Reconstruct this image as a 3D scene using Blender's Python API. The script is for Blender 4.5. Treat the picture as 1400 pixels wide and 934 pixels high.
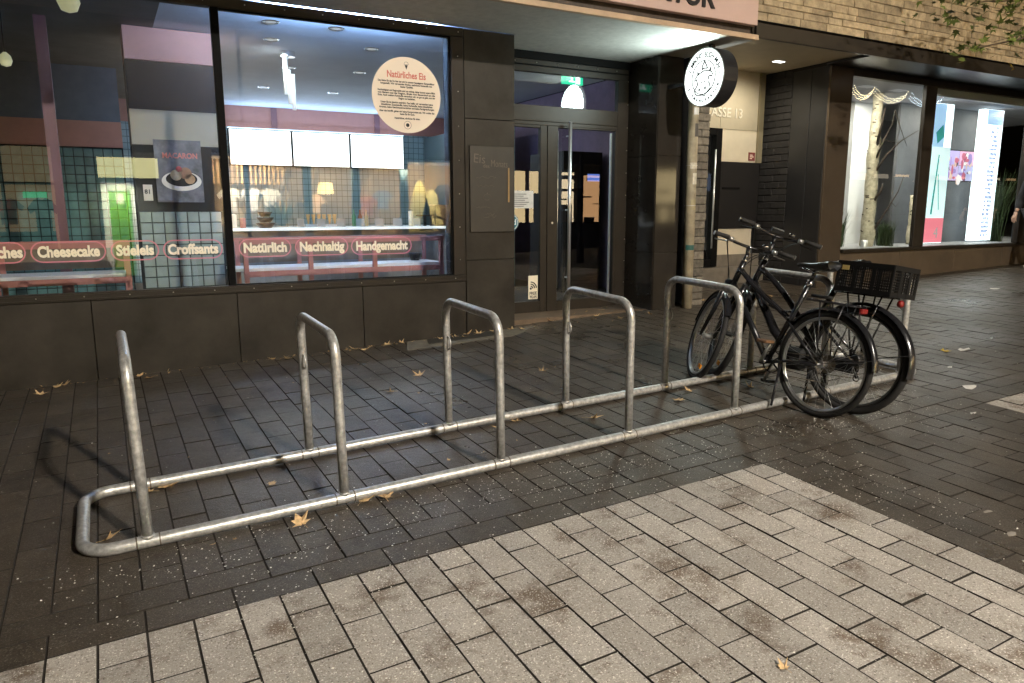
import bpy, bmesh, math, random
from mathutils import Vector, Matrix
random.seed(7)
PI = math.pi
scene = bpy.context.scene
C = scene.collection
for o in list(bpy.data.objects): bpy.data.objects.remove(o)

# ------------------------------------------------------------------ camera, world, exposure
CAM = Vector((-0.0598, -3.4838, 1.49))
R_RIGHT = Vector((0.87535, -0.48350, -0.0016)); R_FWD = Vector((0.47606, 0.86168, -0.17558))
R_FWD.normalize(); R_RIGHT = (R_RIGHT - R_FWD * R_RIGHT.dot(R_FWD)).normalized(); R_UP = R_RIGHT.cross(R_FWD)
FPX = 1000.5
cd = bpy.data.cameras.new('camera'); cam = bpy.data.objects.new('camera', cd); C.objects.link(cam)
cd.sensor_width = 36.0; cd.lens = FPX / 1400 * 36; cd.clip_end = 400; cd.clip_start = 0.05
m = Matrix((R_RIGHT, R_UP, -R_FWD)).transposed().to_4x4(); m.translation = CAM; cam.matrix_world = m
scene.camera = cam
GX, GY = 0.031, 0.0353
def gz(x, y): return GX * x + GY * y
def px(P):
    v = Vector(P) - CAM; d = v.dot(R_FWD)
    if d < 0.05: return None
    return (700 + FPX * v.dot(R_RIGHT) / d, 467 - FPX * v.dot(R_UP) / d, d)

world = bpy.data.worlds.new('World'); scene.world = world; world.use_nodes = True
wn = world.node_tree.nodes; wl = world.node_tree.links
sky = wn.new('ShaderNodeTexSky'); sky.sky_type = 'NISHITA'; sky.sun_disc = False
sky.sun_elevation = math.radians(-5.0); sky.sun_rotation = math.radians(150)
wl.new(sky.outputs[0], wn['Background'].inputs[0]); wn['Background'].inputs[1].default_value = 0.15

scene.view_settings.view_transform = 'Standard'; scene.view_settings.look = 'None'
scene.view_settings.exposure = 0.0; scene.view_settings.gamma = 1.0; scene.view_settings.use_curve_mapping = False
scene.cycles.max_bounces = 7; scene.cycles.diffuse_bounces = 3; scene.cycles.glossy_bounces = 4
scene.cycles.transparent_max_bounces = 12; scene.cycles.sample_clamp_indirect = 60.0
scene.cycles.use_denoising = True; scene.cycles.caustics_reflective = False; scene.cycles.caustics_refractive = False

# ------------------------------------------------------------------ materials
MATS = {}
def mat(name, col=(.5, .5, .5), rough=.6, metal=0.0, var=0.0, scale=8.0, col2=None, bump=0.0, bscale=60.0, emit=0.0,
        ecol=None, rnd=0.0, spec=.5, rvar=0.0, coat=0.0, trans=0.0):
    if name in MATS: return MATS[name]
    M = bpy.data.materials.new(name); M.use_nodes = True; MATS[name] = M
    N = M.node_tree.nodes; L = M.node_tree.links; b = N['Principled BSDF']
    b.inputs['Roughness'].default_value = rough; b.inputs['Metallic'].default_value = metal
    b.inputs['Specular IOR Level'].default_value = spec; b.inputs['Coat Weight'].default_value = coat
    b.inputs['Base Color'].default_value = (*col, 1)
    pos = N.new('ShaderNodeNewGeometry').outputs['Position']
    out = None
    if var > 0 or col2:
        n = N.new('ShaderNodeTexNoise'); n.inputs['Scale'].default_value = scale; n.inputs['Detail'].default_value = 6
        n.inputs['Roughness'].default_value = .65
        L.new(pos, n.inputs['Vector'])
        r = N.new('ShaderNodeValToRGB'); L.new(n.outputs[0], r.inputs[0])
        c2 = col2 or tuple(min(1, c * (1 + var)) for c in col)
        c1 = col if col2 else tuple(c * (1 - var) for c in col)
        r.color_ramp.elements[0].position = .32; r.color_ramp.elements[1].position = .68
        r.color_ramp.elements[0].color = (*c1, 1); r.color_ramp.elements[1].color = (*c2, 1); out = r.outputs[0]
        if rvar:
            mr = N.new('ShaderNodeMapRange'); L.new(n.outputs[0], mr.inputs[0]); mr.inputs[1].default_value = .3; mr.inputs[2].default_value = .7
            mr.inputs[3].default_value = rough - rvar; mr.inputs[4].default_value = rough + rvar; L.new(mr.outputs[0], b.inputs['Roughness'])
    if rnd > 0:
        oi = N.new('ShaderNodeObjectInfo'); gi = N.new('ShaderNodeNewGeometry')
        a = N.new('ShaderNodeMath'); a.operation = 'ADD'; L.new(oi.outputs['Random'], a.inputs[0]); L.new(gi.outputs['Random Per Island'], a.inputs[1])
        f = N.new('ShaderNodeMath'); f.operation = 'FRACT'; L.new(a.outputs[0], f.inputs[0])
        mr = N.new('ShaderNodeMapRange'); L.new(f.outputs[0], mr.inputs[0]); mr.inputs[3].default_value = 1 - rnd; mr.inputs[4].default_value = 1 + rnd
        hs = N.new('ShaderNodeHueSaturation'); L.new(mr.outputs[0], hs.inputs['Value'])
        if out: L.new(out, hs.inputs['Color'])
        else: hs.inputs['Color'].default_value = (*col, 1)
        out = hs.outputs[0]
    if out: L.new(out, b.inputs['Base Color'])
    if bump > 0:
        n2 = N.new('ShaderNodeTexNoise'); n2.inputs['Scale'].default_value = bscale; n2.inputs['Detail'].default_value = 5
        L.new(pos, n2.inputs['Vector']); bp = N.new('ShaderNodeBump'); bp.inputs['Strength'].default_value = bump; bp.inputs['Distance'].default_value = .01
        L.new(n2.outputs[0], bp.inputs['Height']); L.new(bp.outputs[0], b.inputs['Normal'])
    if emit > 0:
        b.inputs['Emission Color'].default_value = (*(ecol or col), 1); b.inputs['Emission Strength'].default_value = emit
    if trans: b.inputs['Transmission Weight'].default_value = trans
    return M

def glass_mat(name, tint=(1, 1, 1), ior=1.5, boost=1.0):
    M = bpy.data.materials.new(name); M.use_nodes = True; N = M.node_tree.nodes; L = M.node_tree.links
    N.remove(N['Principled BSDF']); mx = N.new('ShaderNodeMixShader'); t = N.new('ShaderNodeBsdfTransparent'); g = N.new('ShaderNodeBsdfGlossy')
    t.inputs[0].default_value = (*tint, 1); g.inputs['Roughness'].default_value = 0.0
    fr = N.new('ShaderNodeFresnel'); fr.inputs[0].default_value = ior; ge = N.new('ShaderNodeNewGeometry')
    inv = N.new('ShaderNodeMath'); inv.operation = 'SUBTRACT'; inv.inputs[0].default_value = 1; L.new(ge.outputs['Backfacing'], inv.inputs[1])
    mu = N.new('ShaderNodeMath'); mu.operation = 'MULTIPLY'; L.new(fr.outputs[0], mu.inputs[0]); L.new(inv.outputs[0], mu.inputs[1])
    m2 = N.new('ShaderNodeMath'); m2.operation = 'MULTIPLY'; m2.use_clamp = True; L.new(mu.outputs[0], m2.inputs[0]); m2.inputs[1].default_value = boost
    L.new(m2.outputs[0], mx.inputs[0]); L.new(t.outputs[0], mx.inputs[1]); L.new(g.outputs[0], mx.inputs[2])
    L.new(mx.outputs[0], N['Material Output'].inputs[0]); MATS[name] = M
    return M
GLASS = glass_mat('shop_glass', (.93, .96, .95), 1.55, 1.9)

def paver_mat(name, c1, c2, stain, speck_hi, speck_lo, rough, hi_amt, joint=False):
    M = bpy.data.materials.new(name); M.use_nodes = True; MATS[name] = M
    N = M.node_tree.nodes; L = M.node_tree.links; b = N['Principled BSDF']
    pos = N.new('ShaderNodeNewGeometry')
    def noise(s, d=5, r=.6):
        n = N.new('ShaderNodeTexNoise'); n.inputs['Scale'].default_value = s; n.inputs['Detail'].default_value = d; n.inputs['Roughness'].default_value = r
        L.new(pos.outputs['Position'], n.inputs['Vector']); return n.outputs[0]
    def ramp(i, p0, p1, a=(0, 0, 0), bb=(1, 1, 1)):
        r = N.new('ShaderNodeValToRGB'); L.new(i, r.inputs[0]); e = r.color_ramp.elements
        e[0].position = p0; e[1].position = p1; e[0].color = (*a, 1); e[1].color = (*bb, 1); return r.outputs[0]
    def mix(f, a, c):
        x = N.new('ShaderNodeMix'); x.data_type = 'RGBA'
        if isinstance(f, float): x.inputs[0].default_value = f
        else: L.new(f, x.inputs[0])
        for k, v in ((6, a), (7, c)):
            if isinstance(v, tuple): x.inputs[k].default_value = (*v, 1)
            else: L.new(v, x.inputs[k])
        return x.outputs[2]
    col = ramp(noise(3.1, 6), .3, .7, c1, c2)
    col = mix(ramp(noise(2.9, 9, .70), .52, .64), col, stain)
    col = mix(ramp(noise(7.5, 9, .74), .56, .68), col, stain)
    fine = noise(150, 3, .7); col = mix(ramp(fine, .55, .68), col, speck_hi)
    fine2 = noise(105, 3, .7); col = mix(ramp(fine2, .57, .67), col, speck_lo)
    v = N.new('ShaderNodeTexVoronoi'); v.inputs['Scale'].default_value = 62; L.new(pos.outputs['Position'], v.inputs['Vector'])
    vm = N.new('ShaderNodeMath'); vm.operation = 'LESS_THAN'; vm.inputs[1].default_value = .16; L.new(v.outputs['Distance'], vm.inputs[0])
    wn_ = N.new('ShaderNodeTexWhiteNoise'); L.new(v.outputs['Color'], wn_.inputs['Vector'])
    gt = N.new('ShaderNodeMath'); gt.operation = 'GREATER_THAN'; gt.inputs[1].default_value = 1 - hi_amt; L.new(wn_.outputs['Value'], gt.inputs[0])
    mm = N.new('ShaderNodeMath'); mm.operation = 'MULTIPLY'; L.new(vm.outputs[0], mm.inputs[0]); L.new(gt.outputs[0], mm.inputs[1])
    col = mix(mm.outputs[0], col, speck_hi)
    oi = N.new('ShaderNodeObjectInfo')
    a = N.new('ShaderNodeMath'); a.operation = 'ADD'; L.new(oi.outputs['Random'], a.inputs[0]); L.new(pos.outputs['Random Per Island'], a.inputs[1])
    f = N.new('ShaderNodeMath'); f.operation = 'FRACT'; L.new(a.outputs[0], f.inputs[0])
    mr = N.new('ShaderNodeMapRange'); L.new(f.outputs[0], mr.inputs[0]); mr.inputs[3].default_value = .86; mr.inputs[4].default_value = 1.13
    hs = N.new('ShaderNodeHueSaturation'); L.new(mr.outputs[0], hs.inputs['Value']); L.new(col, hs.inputs['Color']); L.new(hs.outputs[0], b.inputs['Base Color'])
    rr = N.new('ShaderNodeMapRange'); L.new(noise(1.3, 6), rr.inputs[0]); rr.inputs[1].default_value = .3; rr.inputs[2].default_value = .7
    rr.inputs[3].default_value = rough - .14; rr.inputs[4].default_value = rough + .14; L.new(rr.outputs[0], b.inputs['Roughness'])
    bp = N.new('ShaderNodeBump'); bp.inputs['Strength'].default_value = .5; bp.inputs['Distance'].default_value = .005; L.new(fine, bp.inputs['Height'])
    b2 = N.new('ShaderNodeBump'); b2.inputs['Strength'].default_value = .25; b2.inputs['Distance'].default_value = .02; L.new(noise(9, 4), b2.inputs['Height'])
    L.new(b2.outputs[0], bp.inputs['Normal']); L.new(bp.outputs[0], b.inputs['Normal'])
    b.inputs['Specular IOR Level'].default_value = .42 if rough < .5 else .4
    return M

def tile_mat(name, c1, c2, grout, pitch, zoff=0.0, xoff=0.0, rough=.25):
    M = bpy.data.materials.new(name); M.use_nodes = True; MATS[name] = M
    N = M.node_tree.nodes; L = M.node_tree.links; b = N['Principled BSDF']
    g = N.new('ShaderNodeNewGeometry'); s = N.new('ShaderNodeSeparateXYZ'); L.new(g.outputs['Position'], s.inputs[0])
    c = N.new('ShaderNodeCombineXYZ')
    for k, (ax, of) in enumerate((('X', xoff), ('Z', zoff))):
        a = N.new('ShaderNodeMath'); a.operation = 'ADD'; a.inputs[1].default_value = of; L.new(s.outputs[ax], a.inputs[0]); L.new(a.outputs[0], c.inputs[k])
    br = N.new('ShaderNodeTexBrick'); br.offset = 0; br.inputs['Scale'].default_value = 1; br.inputs['Brick Width'].default_value = pitch; br.inputs['Row Height'].default_value = pitch
    br.inputs['Mortar Size'].default_value = pitch * .045; br.inputs['Color1'].default_value = (*c1, 1); br.inputs['Color2'].default_value = (*c2, 1); br.inputs['Mortar'].default_value = (*grout, 1)
    L.new(c.outputs[0], br.inputs['Vector']); L.new(br.outputs['Color'], b.inputs['Base Color']); b.inputs['Roughness'].default_value = rough
    return M

# ------------------------------------------------------------------ mesh builder
WORLD = {}          # object -> world location of its frame (unrotated parents)
class MB:
    def __init__(s): s.v = []; s.f = []; s.sm = []
    def add(s, vs, fs, smooth=False):
        o = len(s.v); s.v += [Vector(a) for a in vs]; s.f += [tuple(o + i for i in f) for f in fs]; s.sm += [smooth] * len(fs); return s
    def box(s, x0, x1, y0, y1, z0, z1, bev=0.0):
        if x0 > x1: x0, x1 = x1, x0
        if y0 > y1: y0, y1 = y1, y0
        if z0 > z1: z0, z1 = z1, z0
        if bev <= 0:
            vs = [(x, y, z) for z in (z0, z1) for y in (y0, y1) for x in (x0, x1)]
            return s.add(vs, [(0, 2, 3, 1), (4, 5, 7, 6), (0, 1, 5, 4), (2, 6, 7, 3), (0, 4, 6, 2), (1, 3, 7, 5)])
        b = min(bev, (x1 - x0) * .45, (y1 - y0) * .45, (z1 - z0) * .45)
        bm = bmesh.new(); bmesh.ops.create_cube(bm, size=1)
        for v in bm.verts: v.co = Vector(((x0 + x1) / 2 + v.co.x * (x1 - x0), (y0 + y1) / 2 + v.co.y * (y1 - y0), (z0 + z1) / 2 + v.co.z * (z1 - z0)))
        bmesh.ops.bevel(bm, geom=list(bm.edges), offset=b, segments=1, affect='EDGES')
        bm.verts.ensure_lookup_table(); bm.verts.index_update()
        s.add([v.co.copy() for v in bm.verts], [tuple(v.index for v in f.verts) for f in bm.faces]); bm.free(); return s
    def obox(s, c, ax, ay, az):
        c, ax, ay, az = map(Vector, (c, ax, ay, az))
        vs = [c + ax * i + ay * j + az * k for k in (-.5, .5) for j in (-.5, .5) for i in (-.5, .5)]
        return s.add(vs, [(0, 2, 3, 1), (4, 5, 7, 6), (0, 1, 5, 4), (2, 6, 7, 3), (0, 4, 6, 2), (1, 3, 7, 5)])
    def bar(s, a, b, w, h, up=(0, 0, 1)):
        a, b = Vector(a), Vector(b); d = b - a; l = d.length; d.normalize(); u = Vector(up)
        if abs(u.dot(d)) > .95: u = Vector((1, 0, 0))
        sd = d.cross(u).normalized(); u = sd.cross(d)
        return s.obox((a + b) / 2, d * l, sd * w, u * h)
    def tube(s, pts, r, seg=8, closed=False, caps=True):
        pts = [Vector(a) for a in pts]; n = len(pts); rr = r if isinstance(r, (list, tuple)) else [r] * n
        up = None; vs = []; fs = []
        for i, pnt in enumerate(pts):
            if closed: d = pts[(i + 1) % n] - pts[i - 1]
            else: d = pts[min(i + 1, n - 1)] - pts[max(i - 1, 0)]
            d.normalize()
            if up is None: up = d.orthogonal().normalized()
            else:
                up = up - d * up.dot(d)
                up = up.normalized() if up.length > 1e-6 else d.orthogonal().normalized()
            w = d.cross(up)
            for k in range(seg):
                t = 2 * PI * k / seg; vs.append(pnt + (up * math.cos(t) + w * math.sin(t)) * rr[i])
        for i in range(n if closed else n - 1):
            j = (i + 1) % n
            for k in range(seg):
                l = (k + 1) % seg; fs.append((i * seg + k, i * seg + l, j * seg + l, j * seg + k))
        s.add(vs, fs, True)
        if caps and not closed:
            o = len(s.v) - n * seg
            s.f += [tuple(o + k for k in reversed(range(seg))), tuple(o + (n - 1) * seg + k for k in range(seg))]; s.sm += [False, False]
        return s
    def disc(s, c, nrm, r, t, seg=32, ry=None):
        """short cylinder, axis nrm, from c to c+nrm*t"""
        c = Vector(c); n = Vector(nrm).normalized(); a = Vector((0, 0, 1)) if abs(n.z) < .9 else Vector((1, 0, 0))
        u = a.cross(n).normalized(); w = n.cross(u)
        vs = [c + u * math.cos(2 * PI * k / seg) * r + w * math.sin(2 * PI * k / seg) * (ry or r) + n * h for h in (0, t) for k in range(seg)]
        return s.add(vs, [tuple(reversed(range(seg))), tuple(range(seg, 2 * seg))] + [(k, (k + 1) % seg, seg + (k + 1) % seg, seg + k) for k in range(seg)])
    def lathe(s, c, prof, seg=20, axis=(0, 0, 1)):
        c = Vector(c); n = Vector(axis).normalized(); a = Vector((1, 0, 0)) if abs(n.x) < .9 else Vector((0, 1, 0))
        u = (a - n * a.dot(n)).normalized(); w = n.cross(u); vs = []; fs = []
        for r, h in prof:
            for k in range(seg):
                t = 2 * PI * k / seg; vs.append(c + (u * math.cos(t) + w * math.sin(t)) * r + n * h)
        for i in range(len(prof) - 1):
            for k in range(seg):
                l = (k + 1) % seg; fs.append((i * seg + k, i * seg + l, (i + 1) * seg + l, (i + 1) * seg + k))
        return s.add(vs, fs, True)
    def prism(s, poly, o, u, v, n, t):
        """2-D polygon extruded by t along n; o origin, u,v axes"""
        o, u, v, n = map(Vector, (o, u, v, n)); k = len(poly)
        vs = [o + u * a + v * b + n * h for h in (0, t) for a, b in poly]
        return s.add(vs, [tuple(reversed(range(k))), tuple(range(k, 2 * k))] + [(i, (i + 1) % k, k + (i + 1) % k, k + i) for i in range(k)])
    def xf(s, M):
        s.v = [M @ a for a in s.v]; return s
    def mesh(s, name, origin=Vector((0, 0, 0))):
        me = bpy.data.meshes.new(name); me.from_pydata([tuple(a - origin) for a in s.v], [], s.f); me.update()
        me.polygons.foreach_set('use_smooth', s.sm); return me
    def build(s, name, m, parent=None, local=False):
        """world-space vertices unless local; origin goes to the bounding-box centre"""
        c = Vector((0, 0, 0))
        if s.v:
            c = Vector([(min(a[i] for a in s.v) + max(a[i] for a in s.v)) / 2 for i in range(3)])
        me = s.mesh(name, c); me.materials.append(m if not isinstance(m, str) else MATS[m])
        o = bpy.data.objects.new(name, me); C.objects.link(o)
        base = Vector((0, 0, 0))
        if parent is not None:
            o.parent = parent; base = WORLD.get(parent.name, Vector((0, 0, 0)))
        o.location = c if local else c - base
        WORLD[o.name] = c
        return o

def link(name, me, parent=None, loc=(0, 0, 0), rot=(0, 0, 0), scale=(1, 1, 1)):
    o = bpy.data.objects.new(name, me); C.objects.link(o); o.rotation_euler = rot; o.scale = scale
    if parent is not None: o.parent = parent
    o.location = Vector(loc) - (WORLD.get(parent.name, Vector((0, 0, 0))) if parent is not None else Vector((0, 0, 0)))
    WORLD[o.name] = Vector(loc); return o
def tag(o, label, cat, group=None):
    o['label'] = label; o['category'] = cat
    if group: o['group'] = group
    return o
def thing(name, label, cat, loc, group=None):
    o = bpy.data.objects.new(name, None); C.objects.link(o); o.location = loc; o.empty_display_size = .2; WORLD[o.name] = Vector(loc)
    return tag(o, label, cat, group)
def kind(o, k): o['kind'] = k; return o
def quick(name, m, parent, *boxes, bev=0.0):
    b = MB()
    for q in boxes: b.box(*q, bev=bev)
    return b.build(name, m, parent)

_tc = {}
def text_mesh(s, size, bold=0.0, depth=0.0, spacing=1.0, align='CENTER'):
    key = (s, size, bold, depth, spacing, align)
    if key in _tc: return _tc[key]
    cu = bpy.data.curves.new('t', 'FONT'); cu.body = s; cu.size = size; cu.offset = bold; cu.extrude = depth; cu.align_x = align
    cu.space_character = spacing; cu.resolution_u = 3
    ob = bpy.data.objects.new('t', cu); C.objects.link(ob); dg = bpy.context.evaluated_depsgraph_get()
    me = bpy.data.meshes.new_from_object(ob.evaluated_get(dg)); bpy.data.objects.remove(ob)
    r = ([v.co.copy() for v in me.vertices], [tuple(q.vertices) for q in me.polygons]); bpy.data.meshes.remove(me); _tc[key] = r
    return r
def put_text(b, s, size, o, u, v, bold=0.0, depth=0.002, spacing=1.0, align='CENTER', fit=None, rot=0.0):
    """glyphs with x along u and y along v from origin o; fit = wanted width"""
    vs, fs = text_mesh(s, size, bold, depth, spacing, align); o, u, v = Vector(o), Vector(u), Vector(v); n = u.cross(v)
    sx = 1.0
    if fit and vs:
        w = max(a.x for a in vs) - min(a.x for a in vs); sx = fit / w
    cr, sr = math.cos(rot), math.sin(rot)
    b.add([o + u * ((a.x * sx) * cr - a.y * sr) + v * ((a.x * sx) * sr + a.y * cr) + n * a.z for a in vs], fs); return b
EX, EZ = Vector((1, 0, 0)), Vector((0, 0, 1))

def arc(c, u, v, r, a0, a1, n):
    c, u, v = Vector(c), Vector(u), Vector(v)
    return [c + u * (math.cos(a0 + (a1 - a0) * i / n) * r) + v * (math.sin(a0 + (a1 - a0) * i / n) * r) for i in range(n + 1)]
def bez(a, b, c, d, n=8):
    a, b, c, d = map(Vector, (a, b, c, d))
    return [a * (1 - t) ** 3 + b * 3 * t * (1 - t) ** 2 + c * 3 * t * t * (1 - t) + d * t ** 3 for t in [i / n for i in range(n + 1)]]

# material library
mat('cladding', (.034, .0285, .022), .45, var=.38, scale=2.4, bump=.06, bscale=90, rvar=.1, rnd=.05, spec=.22)
mat('pillar_stone', (.028, .024, .020), .07, var=.2, scale=3, bump=.006, bscale=40)
mat('frame_bronze', (.030, .024, .018), .42, metal=.1, var=.15, scale=6, spec=.25)
mat('frame_black', (.004, .004, .004), .65, var=.2, spec=.08)
mat('bolt', (.5, .47, .4), .35, metal=.8)
mat('soffit', (.52, .50, .46), .75, var=.12, scale=14, bump=.25, bscale=130)
mat('fascia_wood', (.50, .36, .24), .55, var=.15, scale=5)
mat('sign_pink', (.56, .40, .35), .45, var=.05, scale=3)
mat('dark_letters', (.02, .018, .02), .45)
mat('galvanised', (.36, .355, .34), .38, metal=.55, col2=(.72, .715, .69), scale=38, rvar=.10, bump=.08, bscale=55)
mat('weld', (.20, .17, .13), .55, metal=.4, var=.4, scale=60)
mat('steel', (.72, .72, .72), .34, metal=.9)
mat('beige_wall', (.50, .44, .33), .6, var=.06, scale=4)
mat('white_paint', (.72, .72, .70), .5)
mat('black_plastic', (.012, .012, .012), .42, var=.3, scale=30)
mat('black_paint', (.014, .014, .016), .22, coat=.5)
mat('rubber', (.016, .015, .014), .75, bump=.3, bscale=220)
mat('alloy', (.55, .55, .54), .30, metal=.9)
mat('chrome', (.75, .75, .75), .12, metal=1.0)
mat('red_lens', (.20, .010, .008), .3, coat=.3)
mat('amber_lens', (.85, .30, .02), .25)
mat('brown_rust', (.16, .08, .035), .6, var=.5, scale=60)
mat('pink_metal', (.50, .19, .16), .45, var=.08)
mat('pink_wall', (.58, .25, .19), .7, var=.05)
mat('shop_white', (.80, .80, .80), .5)
mat('ceiling_blue', (.74, .82, .94), .8, var=.08, scale=1.2)
mat('dark_panel', (.014, .013, .013), .5, spec=.15)
mat('cream', (.80, .68, .55), .6)
mat('cream_ink', (.90, .80, .60), .55)
mat('pink_ink', (.62, .20, .22), .5)
mat('black_ink', (.02, .02, .02), .6)
mat('red_ink', (.60, .16, .12), .6)
mat('chalk', (.15, .125, .10), .9)
mat('chalkboard', (.034, .028, .020), .5, var=.2, scale=5)
mat('wood_floor', (.16, .11, .07), .5, var=.2, scale=6)
mat('screen_white', (1, 1, 1), .3, emit=2.6, ecol=(.95, .97, 1.0))
mat('led_cool', (.8, .9, 1), .4, emit=2.4, ecol=(.62, .80, 1.0))
mat('led_white', (1, 1, 1), .4, emit=4.0, ecol=(1.0, .96, .9))
mat('sign_face', (.8, .8, .8), .4, emit=1.7, ecol=(.92, 1.0, .98))
mat('exit_green', (.02, .5, .28), .4, emit=1.1, ecol=(.03, .75, .40))
mat('exit_white', (1, 1, 1), .4, emit=1.6)
mat('tile_teal', (.10, .21, .22), .16, var=.2, scale=5, rnd=.12)
mat('tile_pale', (.34, .38, .32), .16, var=.12, scale=5, rnd=.08)
mat('grout_dark', (.012, .02, .02), .8)
tile_mat('tile_wall_far', (.27, .37, .37), (.31, .41, .41), (.08, .12, .12), .104)
tile_mat('tile_wall_side', (.27, .37, .37), (.31, .41, .41), (.08, .12, .12), .104)
mat('brick_warm', (.38, .30, .19), .85, rnd=.26, var=.32, scale=11, bump=.55, bscale=35)
mat('brick_mortar', (.24, .195, .13), .95, var=.2, scale=30)
mat('brick_dark', (.17, .15, .12), .85, rnd=.25, var=.4, scale=16, bump=.7, bscale=30)
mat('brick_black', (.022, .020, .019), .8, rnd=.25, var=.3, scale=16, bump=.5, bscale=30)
mat('mortar_dark', (.03, .027, .023), .95)
mat('panel_dark', (.022, .022, .023), .35, var=.15, scale=3)
mat('bay_bronze', (.12, .092, .066), .26, metal=.5, var=.12, scale=2)
mat('bay_base', (.095, .070, .046), .5, var=.2, scale=3)
mat('stone_step', (.14, .12, .095), .7, var=.2, scale=8)
mat('grey_wall', (.50, .51, .53), .7, var=.06, scale=2)
mat('bark_birch', (.62, .55, .40), .8, var=.35, scale=14, bump=.4, bscale=30)
mat('bark_mark', (.07, .05, .035), .9)
mat('bark', (.10, .075, .05), .9, var=.4, scale=20, bump=.6, bscale=40)
mat('twig', (.05, .035, .025), .9)
mat('grass_dark', (.045, .075, .025), .7, rnd=.3)
mat('leaf_green', (.10, .13, .025), .6, rnd=.4, var=.3, scale=3)
mat('leaf_dry', (.60, .41, .21), .75, rnd=.4, var=.3, scale=40)
mat('leaf_yellow', (.62, .42, .05), .6, rnd=.2)
mat('paper', (.72, .70, .66), .7, var=.1, scale=40)
mat('speck', (.85, .82, .74), .6)
mat('concrete', (.16, .135, .10), .8, var=.25, scale=9, bump=.2, bscale=60)
mat('pole_paint', (.34, .29, .20), .6, var=.3, scale=7, bump=.1, bscale=60)
mat('sticker_pale', (.62, .58, .48), .6, var=.25, scale=50)
mat('sticker_teal', (.02, .10, .09), .5, var=.3, scale=50)
mat('joint_sand', (.024, .019, .014), .95, var=.5, scale=60)
paver_mat('paver_dark', (.052, .041, .030), (.082, .065, .047), (.038, .029, .020), (.21, .19, .16), (.024, .019, .015), .38, .14)
paver_mat('paver_light', (.36, .325, .28), (.46, .42, .37), (.17, .125, .088), (.85, .81, .74), (.13, .11, .09), .62, .6)

# ================================================================== GROUND
a_ = .158; X0 = -.046
ex = Vector((1, 0, GX)).normalized(); ey = Vector((0, 1, GY)); ey = (ey - ex * ey.dot(ex)).normalized(); ez = ex.cross(ey)
TILT = Matrix((ex, ey, ez)).transposed(); TILT4 = TILT.to_4x4()
def tilted(o): o.rotation_euler = TILT.to_euler(); return o
g = MB(); g.add([(-70, -70, -.06), (90, -70, -.06), (90, 60, -.06), (-70, 60, -.06)], [(0, 1, 2, 3)])
kind(tilted(g.build('ground', mat('ground_far', (.04, .036, .03), .7, var=.2), None)), 'structure')
def sheet(name, x0, x1, y0, y1, z):
    b = MB(); b.add([(x0, y0, z), (x1, y0, z), (x1, y1, z), (x0, y1, z)], [(0, 1, 2, 3)])
    me = b.mesh(name); me.materials.append(MATS['joint_sand']); o = bpy.data.objects.new(name, me); C.objects.link(o); tilted(o); WORLD[o.name] = Vector((0, 0, 0))
    return kind(o, 'structure')
dark = sheet('dark_pavement', -9, 20, -12, 6, -.0062)
light = sheet('light_pavement', -9, 20, -12, -.69, -.0050)
def paver_mesh(lx, ly, m, seed):
    rng = random.Random(seed); g_ = .0026; x, y = lx / 2 - g_, ly / 2 - g_; c = .0018; h = -.022
    vs = [(-x, -y, h), (x, -y, h), (x, y, h), (-x, y, h)] + [(-x, -y, -c), (x, -y, -c), (x, y, -c), (-x, y, -c)]
    vs += [(-x + c, -y + c, 0), (x - c, -y + c, 0), (x - c, y - c, 0), (-x + c, y - c, 0)]
    fs = [(8, 9, 10, 11)]
    for k in range(4):
        l = (k + 1) % 4; fs += [(k, l, 4 + l, 4 + k), (4 + k, 4 + l, 8 + l, 8 + k)]
    return vs, fs
PV = {}
def paver_shared(lx, ly, mname):
    k = (round(lx, 3), round(ly, 3), mname)
    if k not in PV:
        vs, fs = paver_mesh(lx, ly, mname, 0); me = bpy.data.meshes.new('paver'); me.from_pydata(vs, [], fs); me.materials.append(MATS[mname]); me.materials.append(MATS['joint_sand']); PV[k] = me
        for i_, pg in enumerate(me.polygons): pg.material_index = 0 if i_ % 9 == 0 else 1
    return PV[k]
plist = {'d': [], 'l': []}
def P_(t, x0, x1, y0, y1): plist[t].append((x0, x1, y0, y1))
XR = X0 + 20 * a_           # right end of the light field
XL2 = X0 + 34 * a_          # start of the next light field
# two stretcher courses along the band
for k in range(-12, 45):
    P_('d', X0 + (2 * k) * a_, X0 + (2 * k + 2) * a_, -.69, -.532)
    P_('d', X0 + (2 * k + 1) * a_, X0 + (2 * k + 3) * a_, -.532, -.374)
for k in range(-26, 95):    # field up to the fronts
    xa, xb = X0 + k * a_, X0 + (k + 1) * a_
    y = -.374 + (a_ if k % 2 == 0 else 2 * a_); P_('d', xa, xb, -.374, y)
    while y < 4.6: P_('d', xa, xb, y, y + 2 * a_); y += 2 * a_
for k in range(-26, 60):    # towards the camera
    xa, xb = X0 + k * a_, X0 + (k + 1) * a_; t = 'l' if (k < 20 or k >= 34) else 'd'
    y = -.69 - (a_ if k % 2 == 1 else 2 * a_); P_(t, xa, xb, y, -.69)
    while y > -5.2: P_(t, xa, xb, y - 2 * a_, y); y -= 2 * a_
prng = random.Random(3)
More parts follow.
